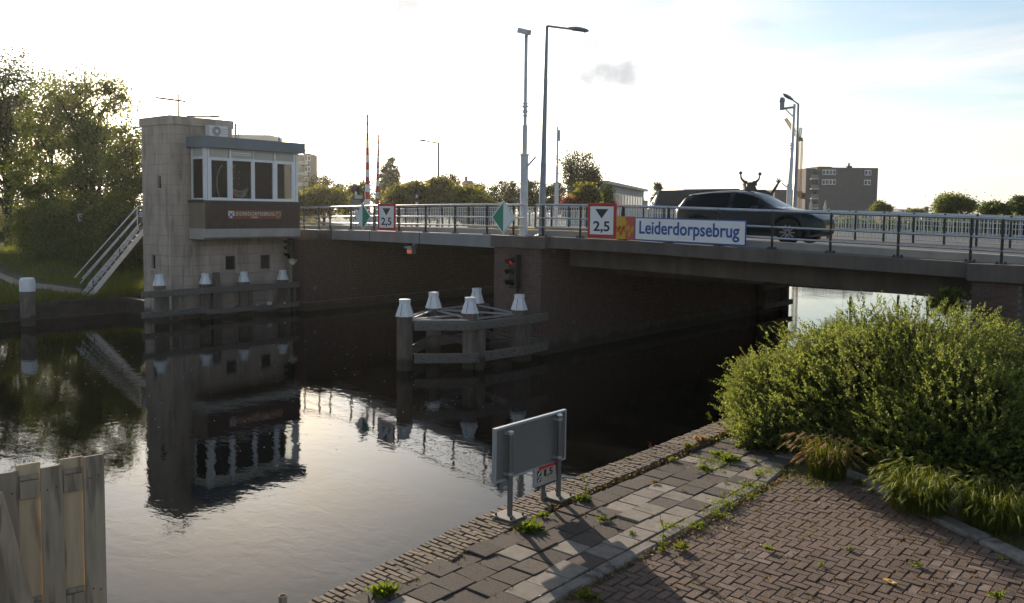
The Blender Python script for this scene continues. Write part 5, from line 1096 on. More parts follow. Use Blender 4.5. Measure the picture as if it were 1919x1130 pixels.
for wu in WU:
    for sd_ in (-1, 1):
        c = cp(wu, sd_ * (HW - .12), .335); ax = np.array([0, sd_, 0.0])
        w_ = part('wheel', MB().lathe([(.22, -.12), (.32, -.12), (.335, -.09), (.335, .09), (.32, .115), (.235, .12)], c, ax, 28, caps=False), M['tyre'], car)
        rm_ = part('rim', MB().lathe([(.235, .05), (.235, .105), (.225, .115), (.215, .06), (.05, .05), (.045, .09), (.0, .10)], c, ax, 28), M['black'], w_)
        sp = MB()
        for k in range(10):
            a = k * math.pi / 5; e = np.array([math.cos(a), 0, math.sin(a)]); sp.bar(c + ax * .098 + e * .04, c + ax * .105 + e * .222, .05 if k % 2 else .03, .02, ax)
        part('spoke', sp, M['rim'], w_)
        ar = MB(); g_ = []
        for a in np.linspace(-.25, math.pi + .25, 20): e = np.array([math.cos(a), 0, math.sin(a)]); g_.append([c + e * (WR - .015) + ax * .06, c + e * (WR - .015) + ax * .125, c + e * (WR + .055) + ax * .135, c + e * (WR + .065) + ax * .06])
        part('wheel_arch', ar.sheet(g_), M['black'], car)
for sd_ in (-1, 1):
    # head lamp: bright angular signature
    h0, h1, h2 = cp(.845, sd_ * (w_belt(.845) + .005), .86), cp(.935, sd_ * (w_belt(.935) - .0), .735), cp(.885, sd_ * (w_belt(.885) + .012), .75)
    hl_ = part('headlight', MB().tube([h0, h2, h1], [.016, .020, .014], 6).tube([h0, h0 * .35 + h1 * .65 + (0, 0, .05), h1], [.012, .014, .012], 6), M['chrome'], car)
    part('lamp_glass', MB().add([h0 + (0, sd_ * .004, 0), h2 + (0, sd_ * .004, 0), h1 + (0, sd_ * .004, 0), h0 * .35 + h1 * .65 + (0, sd_ * .004, .05)], [(0, 1, 2, 3)]), M['car_glass'], hl_)
    part('tail_light', MB().tube([cp(.022, sd_ * w_belt(.022) * .96, .94), cp(.055, sd_ * w_belt(.055) * 1.0, .965), cp(.10, sd_ * w_belt(.10) * 1.0, .985)], [.03, .035, .012], 8), M['sign_dkred'], car)
    for u in (.315, .515): part('door_handle', MB().cbox(cp(u, sd_ * (w_low(u) * .985), .86), (.22, .045, .035), .01), M['car'], car)
    part('mirror', MB().cbox(cp(.605, sd_ * (HW + .09), .995), (.17, .20, .13), .03), M['car'], car)
    part('sill_trim', MB().bb(cp(.29, sd_ * (HW * .955), .22), cp(.72, sd_ * (HW * .995), .31)), M['black'], car)
    part('roof_rail', MB().tube([cp(u, sd_ * (w_roof(u) * .93), z_roof(u) + .03) for u in (.14, .2, .3, .4, .5, .56)], .016, 6), M['black'], car)
    pil = MB()
    for u in (.42,):
        pil.sheet([[cp(u - .012, sd_ * (w_belt(u) + .004), z_belt(u)), cp(u + .012, sd_ * (w_belt(u) + .004), z_belt(u))], [cp(u - .012, sd_ * (w_roof(u) + .006), z_belt(u) + (z_roof(u) - z_belt(u)) * .86), cp(u + .012, sd_ * (w_roof(u) + .006), z_belt(u) + (z_roof(u) - z_belt(u)) * .86)]])
    part('door_pillar', pil, M['black'], car)
    sm_ = MB()
    for u in (.245, .42, .70):
        for z_a, z_b in ((.34, .60), (.60, .96)): sm_.bar(cp(u, sd_ * (w_low(u) * 1.002), z_a), cp(u + .002, sd_ * (w_low(u) * .998 if z_b < .7 else w_belt(u) + .003), z_b), .008, .008)
    part('door_seam', sm_, M['black'], car)
part('spoiler', MB().prism([(0, 1.365), (.10, 1.425), (.115, 1.40), (.0, 1.335)], cp(.045, -.56, 0) - np.array([0, 0, 0]), X_, Z_, Y_, 1.12), M['car'], car)
part('bumper_grille', MB().bb(cp(.985, -.40, .40), cp(1.003, .40, .62)), M['black'], car)
npl = part('number_plate', MB().bb(cp(.999, -.26, .44), cp(1.006, .26, .55)), M['sign_yel'], car)
part('rear_plate', MB().bb(cp(-.004, -.26, .72), cp(.002, .26, .83)), M['sign_yel'], car)

# ------------------------------------------------------------------ horned sculpture beyond the bridge
SD = 78; S0 = atd(1408, 395, SD); sr = np.array([RT[0], RT[1], 0]); sr /= np.linalg.norm(sr); sf = np.array([sr[1], -sr[0], 0]) * -1; sv = SD / FPX
def sp_(px, py, dep=0): return atd(px, py, SD) + sf * dep
sc_t = thing('sculpture', 'dark bronze horned figure with ball tipped horns and a raised branch', 'sculpture', (S0[0], S0[1], 1.5))
part('head', MB().sheet([[sp_(1395, 343, .8), sp_(1400, 343, -.5), sp_(1413, 342, -.5), sp_(1416, 343, .8)], [sp_(1397, 352, .9), sp_(1398, 352, -.7), sp_(1412, 350, -.7), sp_(1417, 352, .9)], [sp_(1397, 362, 1.0), sp_(1396, 362, -.8), sp_(1416, 360, -.8), sp_(1420, 362, 1.0)], [sp_(1392, 392, 1.1), sp_(1390, 400, -.9), sp_(1424, 400, -.9), sp_(1426, 392, 1.1)]], True).prism([(0.2, 0), (1.15, .1), (1.1, .45), (.25, .4)], sp_(1393, 350, -.4), sr, Z_, sf, 1.0), M['bronze'], sc_t)
for pts in (((1400, 342), (1394, 340), (1389, 334), (1388, 326)), ((1411, 342), (1417, 341), (1422, 336), (1424, 328))):
    hn = part('horn', MB().tube([sp_(*p) for p in pts], [.15, .13, .09, .07], 8), M['bronze'], sc_t); e = sp_(*pts[-1]); part('ball', MB().lathe([(.02, -.16), (.13, -.10), (.17, 0), (.13, .10), (.02, .16)], e + (0, 0, .1), seg=10), M['bronze'], hn)
part('body', MB().tube([sp_(1404, 378), sp_(1418, 365), sp_(1432, 364), sp_(1446, 370)], [1.2, .55, .45, .3], 10).tube([sp_(1408, 380), sp_(1406, 420)], [1.3, 1.2], 10), M['bronze'], sc_t)
part('arm', MB().tube([sp_(1440, 369), sp_(1448, 360), sp_(1455, 349), sp_(1459, 342)], [.22, .14, .12, .09], 8), M['bronze'], sc_t)
for p in ((1457, 333), (1461, 334), (1465, 337), (1454, 338)): part('finger', MB().tube([sp_(1459, 343), sp_(*p)], [.08, .04], 6), M['bronze'], sc_t)

# ------------------------------------------------------------------ tower crane
KD = 200; kt = thing('tower_crane', 'yellow lattice tower crane rising behind the pale mast', 'crane', (*atd(1497, 395, KD)[:2], 1.5)); ks = KD / FPX
def kp(px, py): return atd(px, py, KD)
def lattice(a, b, w0, n_, m, up=(0, 0, 1), w1=None):
    mb = MB(); a, b = np.asarray(a), np.asarray(b); d = (b - a); d /= np.linalg.norm(d); s_ = sr - d * (sr @ d); s_ /= np.linalg.norm(s_); f2 = np.cross(d, s_); w1 = w1 or w0
    cor = lambda t, i, j: a + (b - a) * t + (s_ * i + f2 * j) * (w0 + (w1 - w0) * t) / 2
    for i in (-1, 1):
        for j in (-1, 1): mb.bar(cor(0, i, j), cor(1, i, j), .11, .11)
    for k in range(n_):
        t0, t1 = k / n_, (k + 1) / n_
        for sg_ in (-1, 1):
            mb.bar(cor(t0, -1, sg_), cor(t1, 1, sg_), .06, .06); mb.bar(cor(t0, 1, sg_), cor(t0, -1, sg_), .06, .06); mb.bar(cor(t0, sg_, -1), cor(t1, sg_, 1), .06, .06)
    return mb
part('mast', lattice(kp(1496, 362), kp(1500, 262), .95, 22, M['crane']), M['crane'], kt)
part('mast_base', lattice(kp(1495, 396), kp(1496, 358), 1.15, 10, M['crane']), M['crane'], kt); part('machinery', MB().box(kp(1497, 364), (1.2, 1.2, 1.4)), M['crane'], kt); part('cab', MB().box(kp(1505, 367), (.9, .9, 1.4)), M['sill'], kt)
part('jib', lattice(kp(1499, 262), kp(1472, 222), .7, 16, M['crane'], w1=.45), M['crane'], kt); part('counter_mast', lattice(kp(1498, 264), kp(1501, 239), .45, 7, M['crane']), M['mast_white'], kt); part('tie', MB().tube([kp(1501, 240), kp(1485, 241)], .06, 4).tube([kp(1501, 240), kp(1494, 250)], .05, 4), M['mast_white'], kt)
part('slew_ring', MB().box(kp(1499, 261), (1.0, 1.0, .8)), M['bld_brown'], kt)
# ------------------------------------------------------------------ buildings
def frame_at(px, d):
    p = atd(px, 395, d); r_ = np.array([RT[0], RT[1], 0]); r_ /= np.linalg.norm(r_); f_ = np.array([FW[0], FW[1], 0]); f_ /= np.linalg.norm(f_); return np.array([p[0], p[1], 0]), r_, f_
def block(mb, px0, px1, py, d, depth, zb=0.8, dd=0.0):
    a, b = atd(px0, py, d + dd), atd(px1, py, d + dd); f_ = np.array([FW[0], FW[1], 0]); f_ /= np.linalg.norm(f_); r_ = np.array([RT[0], RT[1], 0]); r_ /= np.linalg.norm(r_)
    z = (a[2] + b[2]) / 2; w_ = np.linalg.norm((b - a)[:2]); c = (a + b) / 2 + f_ * depth / 2; return mb.box((c[0], c[1], (z + zb) / 2), (w_, depth, z - zb), np.column_stack([r_, f_, Z_]))
def farwin(t, px0, py0, px1, py1, d, dd=-.15, nm='window', m='glass_far', frame='white_frame', split=1):
    f_ = np.array([FW[0], FW[1], 0]); f_ /= np.linalg.norm(f_); r_ = np.array([RT[0], RT[1], 0]); r_ /= np.linalg.norm(r_); R = np.column_stack([r_, f_, Z_])
    a, b = atd(px0, py0, d), atd(px1, py1, d); w_, h_ = np.linalg.norm((b - a)[:2]), abs(a[2] - b[2]); c = (a + b) / 2 + f_ * dd
    fr2 = part(nm, MB().box(c, (w_, .2, h_), R), M[frame], t)
    for k in range(split):
        u = (k + .5) / split - .5; part('pane', MB().box(c - f_ * .11 + r_ * u * w_, (w_ / split * .72, .06, h_ * .72), R), M[m], fr2)
GD = 255
gb = thing('apartment_block', 'dark grey brick apartment block standing alone right of the crane', 'building', (*frame_at(1590, GD)[0][:2], 1.3))
part('wall', block(MB(), 1534, 1646, 314, GD, 11), M['grey_brick'], gb); part('wing', block(MB(), 1511, 1534.5, 315.5, GD, 9, dd=2.0), M['grey_brick'], gb); part('parapet', block(MB(), 1532, 1559, 312, GD, 11.2, zb=18.0, dd=-.1), M['grey_brick'], gb)
part('chimney', block(block(MB(), 1588, 1597, 310.5, GD, 1.2, zb=17.5, dd=3), 1590, 1593, 305.5, GD, .6, zb=17.5, dd=3), M['sill'], gb)
for x0, y0_, x1, y1_ in ((1541, 318, 1552.5, 328), (1554, 318, 1565.8, 328), (1540, 336.2, 1551.8, 346.3), (1553.3, 336.2, 1565.2, 346.3), (1620, 318.7, 1632, 328.8), (1619, 337, 1631, 347)): farwin(gb, x0, y0_, x1, y1_, GD, split=2)
for py in (330, 349, 367, 385):
    bl = part('balcony', block(MB(), 1520.5, 1534.5, py + 4, GD, 1.6, zb=float(atd(1520, py + 6.2, GD)[2]), dd=-.6), M['bld_white'], gb); part('balustrade', block(MB(), 1520.8, 1534.2, py - 3, GD, .06, zb=float(atd(1520, py + 4, GD)[2]), dd=-.6), M['alu'], bl); part('door', block(MB(), 1524, 1530, py - 7, GD, .06, zb=float(atd(1520, py + 4, GD)[2]), dd=1.92), M['glass_far'], bl)
sb = thing('flat_block', 'low plain grey block left of the crane behind the car', 'building', (*frame_at(1464, 210)[0][:2], 1.3)); part('wall', block(MB(), 1452, 1491, 356.5, 210, 9), M['grey_brick'], sb); part('roof_edge', block(MB(), 1451, 1491.5, 355.5, 210, 9.3, zb=float(atd(1460, 357, 210)[2]), dd=-.1), M['sill'], sb)
AD = 235
al = thing('apartment_block', 'beige and brown balcony flats showing right of the bridge tower', 'building', (*frame_at(560, AD)[0][:2], 1.3))
part('wall', block(MB(), 380, 565, 288, AD, 12), M['bld_brown'], al); part('upper_storey', block(MB(), 380, 508, 252, AD, 10, zb=18, dd=1), M['bld_beige'], al); part('end_wall', block(MB(), 569, 579, 287, AD, 10, dd=1.5), M['bld_brown'], al)
for px in (450, 461, 468, 480, 497, 503): part('roof_aerial', block(MB(), px, px + .8, 246 + (px % 3), AD, .1, zb=22, dd=2), M['galv_mat'], al)
for k, py in enumerate((299, 319.5, 340, 361)):
    b2 = part('balcony', block(MB(), 554, 573, py + 2.5, AD, 2.2, zb=float(atd(560, py + 9, AD)[2]), dd=-2.1), M['bld_beige'], al); farwin(al, 570, py - 8, 580, py + 2.5, AD, dd=.9, split=2); part('door', block(MB(), 556, 568, py - 9, AD, .1, zb=float(atd(560, py + 2, AD)[2]), dd=-.1), M['glass_far'], al)
part('roof_rail', block(block(MB(), 568, 569, 279.5, AD, .1, zb=18.5, dd=2), 568, 586, 281, AD, .1, zb=float(atd(570, 282, AD)[2]), dd=2), M['galv_mat'], al)
# pale school with long window bands
scb = thing('school_building', 'pale two storey building with long window bands behind the birch', 'building', (*atd(1130, 395, 95)[:2], 1.3))
q0, q1 = atd(1128, 395, 97), atd(1206, 395, 132); q0[2] = q1[2] = 0; dd_ = q1 - q0; Ls = np.linalg.norm(dd_); dd_ /= Ls; nn = np.array([dd_[1], -dd_[0], 0]); 
if nn @ (CAM - q0) < 0: nn = -nn
hz0 = float(atd(1135, 346, 101)[2]); Rs = np.column_stack([dd_, nn, Z_])
part('wall', MB().box((q0 + q1) / 2 - nn * 2 + Z_ * hz0 / 2, (Ls, 4, hz0), Rs), M['bld_white'], scb); part('roof_edge', MB().box((q0 + q1) / 2 - nn * 1.8 + Z_ * (hz0 + .15), (Ls + .6, 4.8, .35), Rs), M['cream'], scb)
for lv, zc in enumerate((hz0 - 1.65, hz0 - 4.6)):
    n_ = 14
    for k in range(n_):
        c = q0 + dd_ * ((k + .5) / n_ * Ls) + nn * .05 + Z_ * zc; wn = part('window', MB().box(c, (Ls / n_ * .82, .12, 1.5), Rs), M['white_frame'], scb); part('pane', MB().box(c + nn * .07, (Ls / n_ * .68, .03, 1.25), Rs), M['glass_far'], wn)
    part('balcony_band', MB().box((q0 + q1) / 2 + nn * .45 + Z_ * (zc - 1.15), (Ls + .2, .9, .45), Rs), M['bld_white'], scb)
# house with the big black tiled roof
rb = thing('tiled_house', 'house with a big black tiled roof behind the back of the car', 'building', (*atd(1300, 395, 82)[:2], 1.4))
e0, e1 = atd(1212, 415, 76), atd(1400, 415, 76); r0_, r1_ = atd(1234, 359.5, 80), atd(1400, 358, 80); e0[2] = e1[2] = 3.0
part('wall', MB().sheet([[(*e0[:2], .8), (*e0[:2], 3.1)], [(*e1[:2], .8), (*e1[:2], 3.1)]]), M['bld_brown'], rb)
f3 = np.array([FW[0], FW[1], 0]); f3 /= np.linalg.norm(f3)
rf_ = part('roof', MB().sheet([[e0 - f3 * .3, r0_], [e1 - f3 * .3, r1_]]).sheet([[r0_, e0 + f3 * 9], [r1_, e1 + f3 * 9]]).add([e0 - f3 * .3, r0_, e0 + f3 * 9], [(0, 1, 2)]).add([e1 - f3 * .3, r1_, e1 + f3 * 9], [(0, 2, 1)]), M['rooftile'], rb)
tr_ = MB(); nrow = 30
for i in range(nrow):
    f = i / nrow; a, b = e0 + (r0_ - e0) * f, e1 + (r1_ - e1) * f; tr_.bar(a - f3 * .32 + Z_ * .03, b - f3 * .32 + Z_ * .03, .05, .06)
nc = 90
for i in range(nc):
    f = i / nc; tr_.bar(e0 + (e1 - e0) * f - f3 * .33 + Z_ * .02, r0_ + (r1_ - r0_) * f - f3 * .03 + Z_ * .02, .08, .05)
part('tiles', tr_, M['rooftile'], rf_, kind='stuff'); part('ridge', MB().tube([r0_, r1_], .13, 8), M['rooftile'], rf_)
r2, r3 = atd(1281, 355.5, 83), atd(1386, 354.5, 83); part('rear_roof', MB().prism([(0, 0), (np.linalg.norm(r3 - r2), 0), (np.linalg.norm(r3 - r2), 1.6), (0, 1.6)], r2 - Z_ * 1.55, (r3 - r2) / np.linalg.norm(r3 - r2), Z_, f3, 4), M['rooftile'], rb)
part('gable_trim', MB().bar(e0 - f3 * .34, r0_ + Z_ * .04, .14, .16), M['bld_white'], rb)
bn = thing('banner', 'pale narrow banner on a pole beside the black tiled roof', 'banner', (*atd(1209, 395, 74)[:2], 1.4)); b1 = atd(1210, 371, 74); part('cloth', MB().box(b1 - Z_ * 1.0, (.42, .05, 1.6)), M['cream'], bn); part('pole', MB().tube([(b1[0] - .25, b1[1], 1.4), (b1[0] - .25, b1[1], b1[2])], .04, 6), M['alu'], bn)
def parasol(px, top, d, label):
    t = thing('parasol', label, 'parasol', (*atd(px, 395, d)[:2], 1.6), 'closed parasols by the grey block'); a = atd(px, top, d); part('canopy', MB().lathe([(.10, 0), (.30, .5), (.26, 1.4), (.12, 2.2), (.03, 2.6)], (a[0], a[1], a[2] - 2.6), seg=8), M['cream'], t); part('pole', MB().tube([(a[0], a[1], 1.6), (a[0], a[1], a[2] - 2.5)], .05, 6), M['alu'], t)
parasol(1547, 375, 150, 'closed pale parasol in front of the grey block'); parasol(1520, 373, 150, 'closed pale parasol at the left foot of grey block')
def house(px0, px1, ridge, eave, d, label, m='red_brick_far', roof='rooftile', chim=None):
    t = thing('house', label, 'building', (*frame_at((px0 + px1) / 2, d)[0][:2], 1.3)); part('wall', block(MB(), px0, px1, eave, d, 7), M[m], t)
    a, b = atd(px0 - .5, eave, d), atd(px1 + .5, eave, d); zr = float(atd((px0 + px1) / 2, ridge, d)[2]); f_ = f3; mid = (a + b) / 2
    A = [a - f_ * .2, b - f_ * .2, b + f_ * 7.2, a + f_ * 7.2]; Rg = [np.array([*(a + f_ * 3.5)[:2], zr]), np.array([*(b + f_ * 3.5)[:2], zr])]; part('roof', MB().add([*A, *Rg], [(0, 1, 5, 4), (2, 3, 4, 5), (3, 0, 4), (1, 2, 5)]), M[roof], t)
    if chim: part('chimney', block(MB(), chim[0], chim[1], chim[2], d, .9, zb=zr - 1.5, dd=3), M['bld_brown'], t)
    return t
house(867, 884, 337, 345, 170, 'red brick house top between the dark trees', 'red_brick_far', 'red_brick_far', (871, 876, 330))
house(1690, 1712, 392, 396, 190, 'small dark roofed house just above the right railing', 'bld_brown', 'rooftile', (1703, 1706, 389))
house(1662, 1684, 393.5, 397, 200, 'low distant house right of the grey block', 'bld_brown', 'rooftile')
hc = thing('chimney_stack', 'lone brick chimney stack left of the round tree at right', 'chimney', (*frame_at(1737, 185)[0][:2], 1.3)); part('stack', block(MB(), 1733.5, 1740.5, 389, 185, 1.2), M['bld_brown'], hc); part('pots', block(block(MB(), 1734.5, 1736.2, 387, 185, .4, zb=5.8, dd=.4), 1737.6, 1739.5, 387, 185, .4, zb=5.8, dd=.4), M['bld_brown'], hc)
# ------------------------------------------------------------------ vegetation
def unit(v): return v / (np.linalg.norm(v, axis=1)[:, None] + 1e-9)
def leafquads(mb, P_, D_, L, Wd):
    """diamond leaves: base points, unit directions, lengths, half widths"""
    n = len(P_); s_ = unit(np.cross(D_, rng.normal(size=(n, 3)))); L = np.broadcast_to(np.asarray(L, float), (n,))[:, None]; Wd = np.broadcast_to(np.asarray(Wd, float), (n,))[:, None]
    m_ = P_ + D_ * L * .45; V = np.stack([P_, m_ + s_ * Wd, P_ + D_ * L, m_ - s_ * Wd], 1).reshape(-1, 3)
    return mb.addarr(V, np.arange(4 * n).reshape(n, 4))
def crownpts(e, ncl, hollow=.30):
    c, r = np.array(e[:3]), np.array(e[3:6]); d = unit(rng.normal(size=(ncl, 3))); u = rng.random(ncl) ** (1 / 2.4); u = hollow + (1 - hollow) * u
    return c + d * r * u[:, None]
def tree(label, base, ells, ncl, nleaf, lsize, clr, m, tr=.22, group=None, bark='bark', stems=1, nlimb=22, name='tree', weep=0.0, lean=(0, 0), hollow=.30, cat='tree'):
    base = np.asarray(base, float); t = thing(name, label, cat, base, group); tot = sum(e[3] * e[4] * e[5] for e in ells); C_ = []
    for e in ells: C_.append(crownpts(e, max(6, int(ncl * e[3] * e[4] * e[5] / tot)), hollow))
    C_ = np.concatenate(C_); ctop = C_[:, 2].max(); cb = C_[:, 2].min()
    tk = MB(); stem_tops = []
    for k in range(stems):
        a = rng.random() * 6.28; o_ = np.array([math.cos(a), math.sin(a), 0]) * (.0 if stems == 1 else rng.random() * ells[0][3] * .35); q = np.array([ells[0][0] - base[0], ells[0][1] - base[1], 0]) if stems == 1 else np.array([math.cos(a), math.sin(a), 0]) * ells[0][3] * .45 * rng.random() + np.array([ells[0][0] - base[0], ells[0][1] - base[1], 0])
        top = base + o_ + q + np.array([0, 0, (ctop - base[2]) * (.86 - .2 * (k > 0) * rng.random())]); pts = [base + o_ * .5 + np.array([0, 0, -.3])]
        for f in (.12, .3, .5, .7, .88, 1.0): pts.append(base + o_ * .5 + (top - base - o_ * .5) * f + np.array([rng.normal(0, .12), rng.normal(0, .12), 0]) * (f < 1) * (tr * 3))
        r_ = tr * (1 if stems == 1 else .62); tk.tube(pts, [r_ * 1.25, r_, r_ * .85, r_ * .66, r_ * .45, r_ * .25, r_ * .08], 7); stem_tops.append(np.array(pts))
    part('trunk', tk, M[bark], t)
    lb = MB(); order = rng.permutation(len(C_))[:nlimb]
    for k in order:
        s_ = stem_tops[rng.integers(stems)]; zt = C_[k][2] - abs(C_[k][0] - s_[0][0]) * .45 - .3 * (ctop - cb) * rng.random(); zt = np.clip(zt, base[2] + (cb - base[2]) * .5, s_[-1][2]); p0 = np.array([np.interp(zt, s_[:, 2], s_[:, a]) for a in range(3)])
        mid = p0 * .5 + C_[k] * .5 + np.array([0, 0, .12 * np.linalg.norm(C_[k] - p0)]) + rng.normal(0, .1, 3); lb.tube([p0, mid, C_[k]], [tr * .32, tr * .2, tr * .06], 5, caps=False)
    part('limbs', lb, M[bark], t)
    n = len(C_) * nleaf; cc = np.repeat(C_, nleaf, 0); sz = np.repeat(clr * (.55 + .9 * rng.random(len(C_))), nleaf)[:, None]; off = rng.normal(size=(n, 3)) * np.array([.5, .5, .36]) * sz
    if weep: off[:, 2] -= np.abs(rng.normal(size=n)) * weep
    D_ = unit(rng.normal(size=(n, 3)) + np.array([0, 0, -.25 - weep])); L = lsize * (.6 + .8 * rng.random(n)); lf = MB(); leafquads(lf, cc + off, D_, L, L * .34); part('crown', lf, M[m], t)
    return t
def E_(px, py, d, hw, hh, dep=None):
    """crown ellipsoid centred where a sight line meets distance d; half sizes in picture units at that distance"""
    p = atd(px, py, d); s = d / FPX; return (p[0], p[1], p[2], hw * s, (dep or hw) * s, hh * s)
def gz(px, d):
    p = atd(px, 420, d); return np.array([p[0], p[1], left_h(p[0], p[1]) if p[0] < -37 else 1.4])
# tall trees on the left bank
G1 = 'tall trees on the left bank'
tree('dark tall tree at the left picture edge with thick bare lower trunk', gz(17, 66), [E_(5, 170, 66, 62, 78), E_(-30, 270, 66, 70, 100), E_(28, 300, 67, 50, 95)], 125, 180, .21, 1.1, 'leaf_dk', .33, G1, nlimb=40)
tree('tall round topped tree with many thin stems left of the tower', gz(165, 56), [E_(172, 208, 56, 68, 76), E_(188, 310, 56, 72, 80), E_(140, 300, 56, 52, 90)], 150, 160, .17, .85, 'leaf', .24, G1, stems=5, nlimb=60)
tree('slender light green tree between the dark tree and the round topped tree', gz(95, 60), [E_(95, 215, 60, 48, 66), E_(70, 320, 60, 58, 100), E_(100, 390, 60, 55, 60)], 125, 160, .18, .85, 'leaf', .20, G1, stems=3, nlimb=44)
tree('lower leafy tree leaning against the tower side, right of the group', gz(235, 52), [E_(238, 335, 52, 34, 70), E_(245, 270, 52, 22, 40), E_(222, 420, 52, 45, 55)], 95, 150, .17, .8, 'leaf', .14, G1, stems=3, nlimb=30)
def shrub(label, px, py, d, hw, hh, m='leaf_dk', ncl=60, nl=150, ls=.16, group='shrubs under the left trees', z=None):
    e = E_(px, py, d, hw, hh); b = np.array([e[0], e[1], z if z is not None else (left_h(e[0], e[1]) if e[0] < -37 else 1.4)]); return tree(label, b, [e], ncl, nl, ls, .62 * hw * d / FPX * .9, m, .06, group, stems=4, nlimb=14, name='shrub', hollow=.2, cat='shrub')
shrub('dark spreading shrub behind the lantern post on the left bank', 148, 440, 55, 70, 62, ncl=110)
shrub('dark shrub under the steel stairs beside the tower foot', 236, 470, 46.5, 40, 66, ncl=110)
shrub('lighter green shrub left of the lantern post by the path', 85, 435, 58, 46, 52, 'leaf', 90)
shrub('low dark shrub between the path and the mooring pile', 118, 492, 50, 44, 34, 'leaf_dk', 70)
shrub('big dark shrub on the slope behind the steel stairs', 200, 440, 53, 56, 58, 'leaf_dk', 90)
shrub('low dark shrub right below the lantern post', 178, 500, 48, 36, 36, 'leaf_dk', 70)
shrub('pale green shrub far left behind the dark tree trunk', 28, 405, 85, 60, 40, 'leaf_yel', 60)

# trees in the distance, beyond the bridge
G2 = 'trees beyond the bridge'
def far(label, px, top, bot, hw, d, m='leaf_far', ncl=70, nl=110, ls=None, extra=(), **k):
    cy = (top + bot) / 2; e = [E_(px, cy, d, hw, (bot - top) / 2)] + [E_(*x) for x in extra]; b = atd(px, 420, d); b[2] = 1.3; s = d / FPX
    return tree(label, b, e, ncl, nl, ls or max(.22, 2.6 * s), max(.45, hw * .34 * s), m, max(.08, 2.2 * s), k.pop('group', G2), nlimb=10, **k)
far('round dark tree right of the beige flats', 608, 330, 392, 34, 120)
far('yellow green bush close behind the tower end of the railing', 606, 350, 405, 44, 74, 'leaf_yel', extra=((575, 385, 74, 30, 22),))
far('mid green tree behind the round warning light and barriers', 672, 338, 408, 30, 82, 'leaf', extra=((655, 375, 82, 30, 30),))
far('tall narrow poplar between the barriers and the small lamp', 730, 294, 372, 17, 150, 'leaf_dk', ncl=150, extra=((731, 350, 150, 18, 25),))
far('low dark tree at the foot of the poplar', 725, 345, 392, 26, 140, 'leaf_far')
far('yellow willow bush left of the small far lamp', 770, 345, 408, 44, 70, 'leaf_yel', ncl=100)
far('tallest yellow willow bush behind the small far lamp', 818, 336, 408, 34, 72, 'leaf_yel', ncl=90)
far('yellow willow bush right of the small far lamp', 868, 352, 410, 40, 69, 'leaf_yel', ncl=90)
far('low yellow willow bush above the left end of yellow kerb', 905, 372, 418, 28, 66, 'leaf_yel', ncl=60)
far('dark tree right behind the small far lamp', 842, 326, 392, 28, 125)
far('dark tree just right of the red brick house top', 896, 345, 395, 22, 120, 'leaf_dk')
far('broad dark tree left of the camera mast', 945, 338, 400, 30, 115, 'leaf_dk')
far('dark tree between the camera mast and the tall lamp', 992, 336, 400, 24, 112, 'leaf_dk')
far('dark green tree right of the tall lamp below the distant mast', 1036, 342, 400, 22, 108, 'leaf_dk')
far('thin weeping birch with see through crown right of the masts', 1090, 272, 352, 32, 92, 'leaf_far', ncl=110, nl=80, bark='bark_pale', weep=1.2, ls=.2, extra=((1108, 340, 92, 20, 30), (1065, 300, 92, 14, 28)))
far('small golden tree in front of the birch', 1100, 345, 402, 24, 76, 'leaf_yel', ncl=60, group='small trees and shrubs below the birch')
far('reddish shrub left of the large 2,5 sign', 1066, 374, 405, 16, 74, 'leaf_red', ncl=40, group='small trees and shrubs below the birch')
far('hanging green branch tree at the left end of school windows', 1138, 342, 392, 8, 84, 'leaf', ncl=24, weep=.8, group='small trees and shrubs below the birch')
far('small pointed conifer left of the black tiled roof', 1233, 338, 380, 6, 118, 'leaf_dk', ncl=40, nl=90, ls=.25, extra=((1233, 372, 118, 12, 14),))
far('bushy green tree at the right corner of the grey block', 1652, 379, 402, 17, 150, 'leaf', ncl=50)
far('large round tree standing alone at right above the railing', 1786, 366, 408, 34, 105, 'leaf', ncl=110)
far('dark round tree second from the right picture edge', 1868, 382, 410, 26, 92, 'leaf_dk', ncl=90)
far('dark tree cut by the right picture edge', 1918, 366, 410, 26, 96, 'leaf_dk', ncl=90)
far('low green tree above the railing left of the chimney stack', 1715, 394, 402, 15, 170, 'leaf', ncl=40)
for k, (px, hw, d, lb, mm) in enumerate(((1600, 50, 60, 'light green garden bush seen through the bars right of the car', 'leaf'), (1690, 36, 62, 'bright green willow bush seen through the bars', 'leaf_yel'), (1745, 40, 58, 'dark bush seen through the bars below the chimney stack', 'leaf_dk'), (1800, 46, 56, 'dark bush seen through the bars below the round tree', 'leaf_dk'), (1870, 52, 54, 'dark bush seen through the bars near the right edge', 'leaf_dk'), (1925, 46, 53, 'dark bush seen through the bars at the right edge', 'leaf_dk'))):
    far(lb, px, 414, 448, hw, d, mm, ncl=60, nl=110, group='garden bushes beyond the bridge')
# the far shore under the right span shows as reflection only: willow at the water
far('green willow on the far shore mirrored under the right span', 1545, 398, 440, 22, 120, 'leaf', ncl=50, group='garden bushes beyond the bridge')

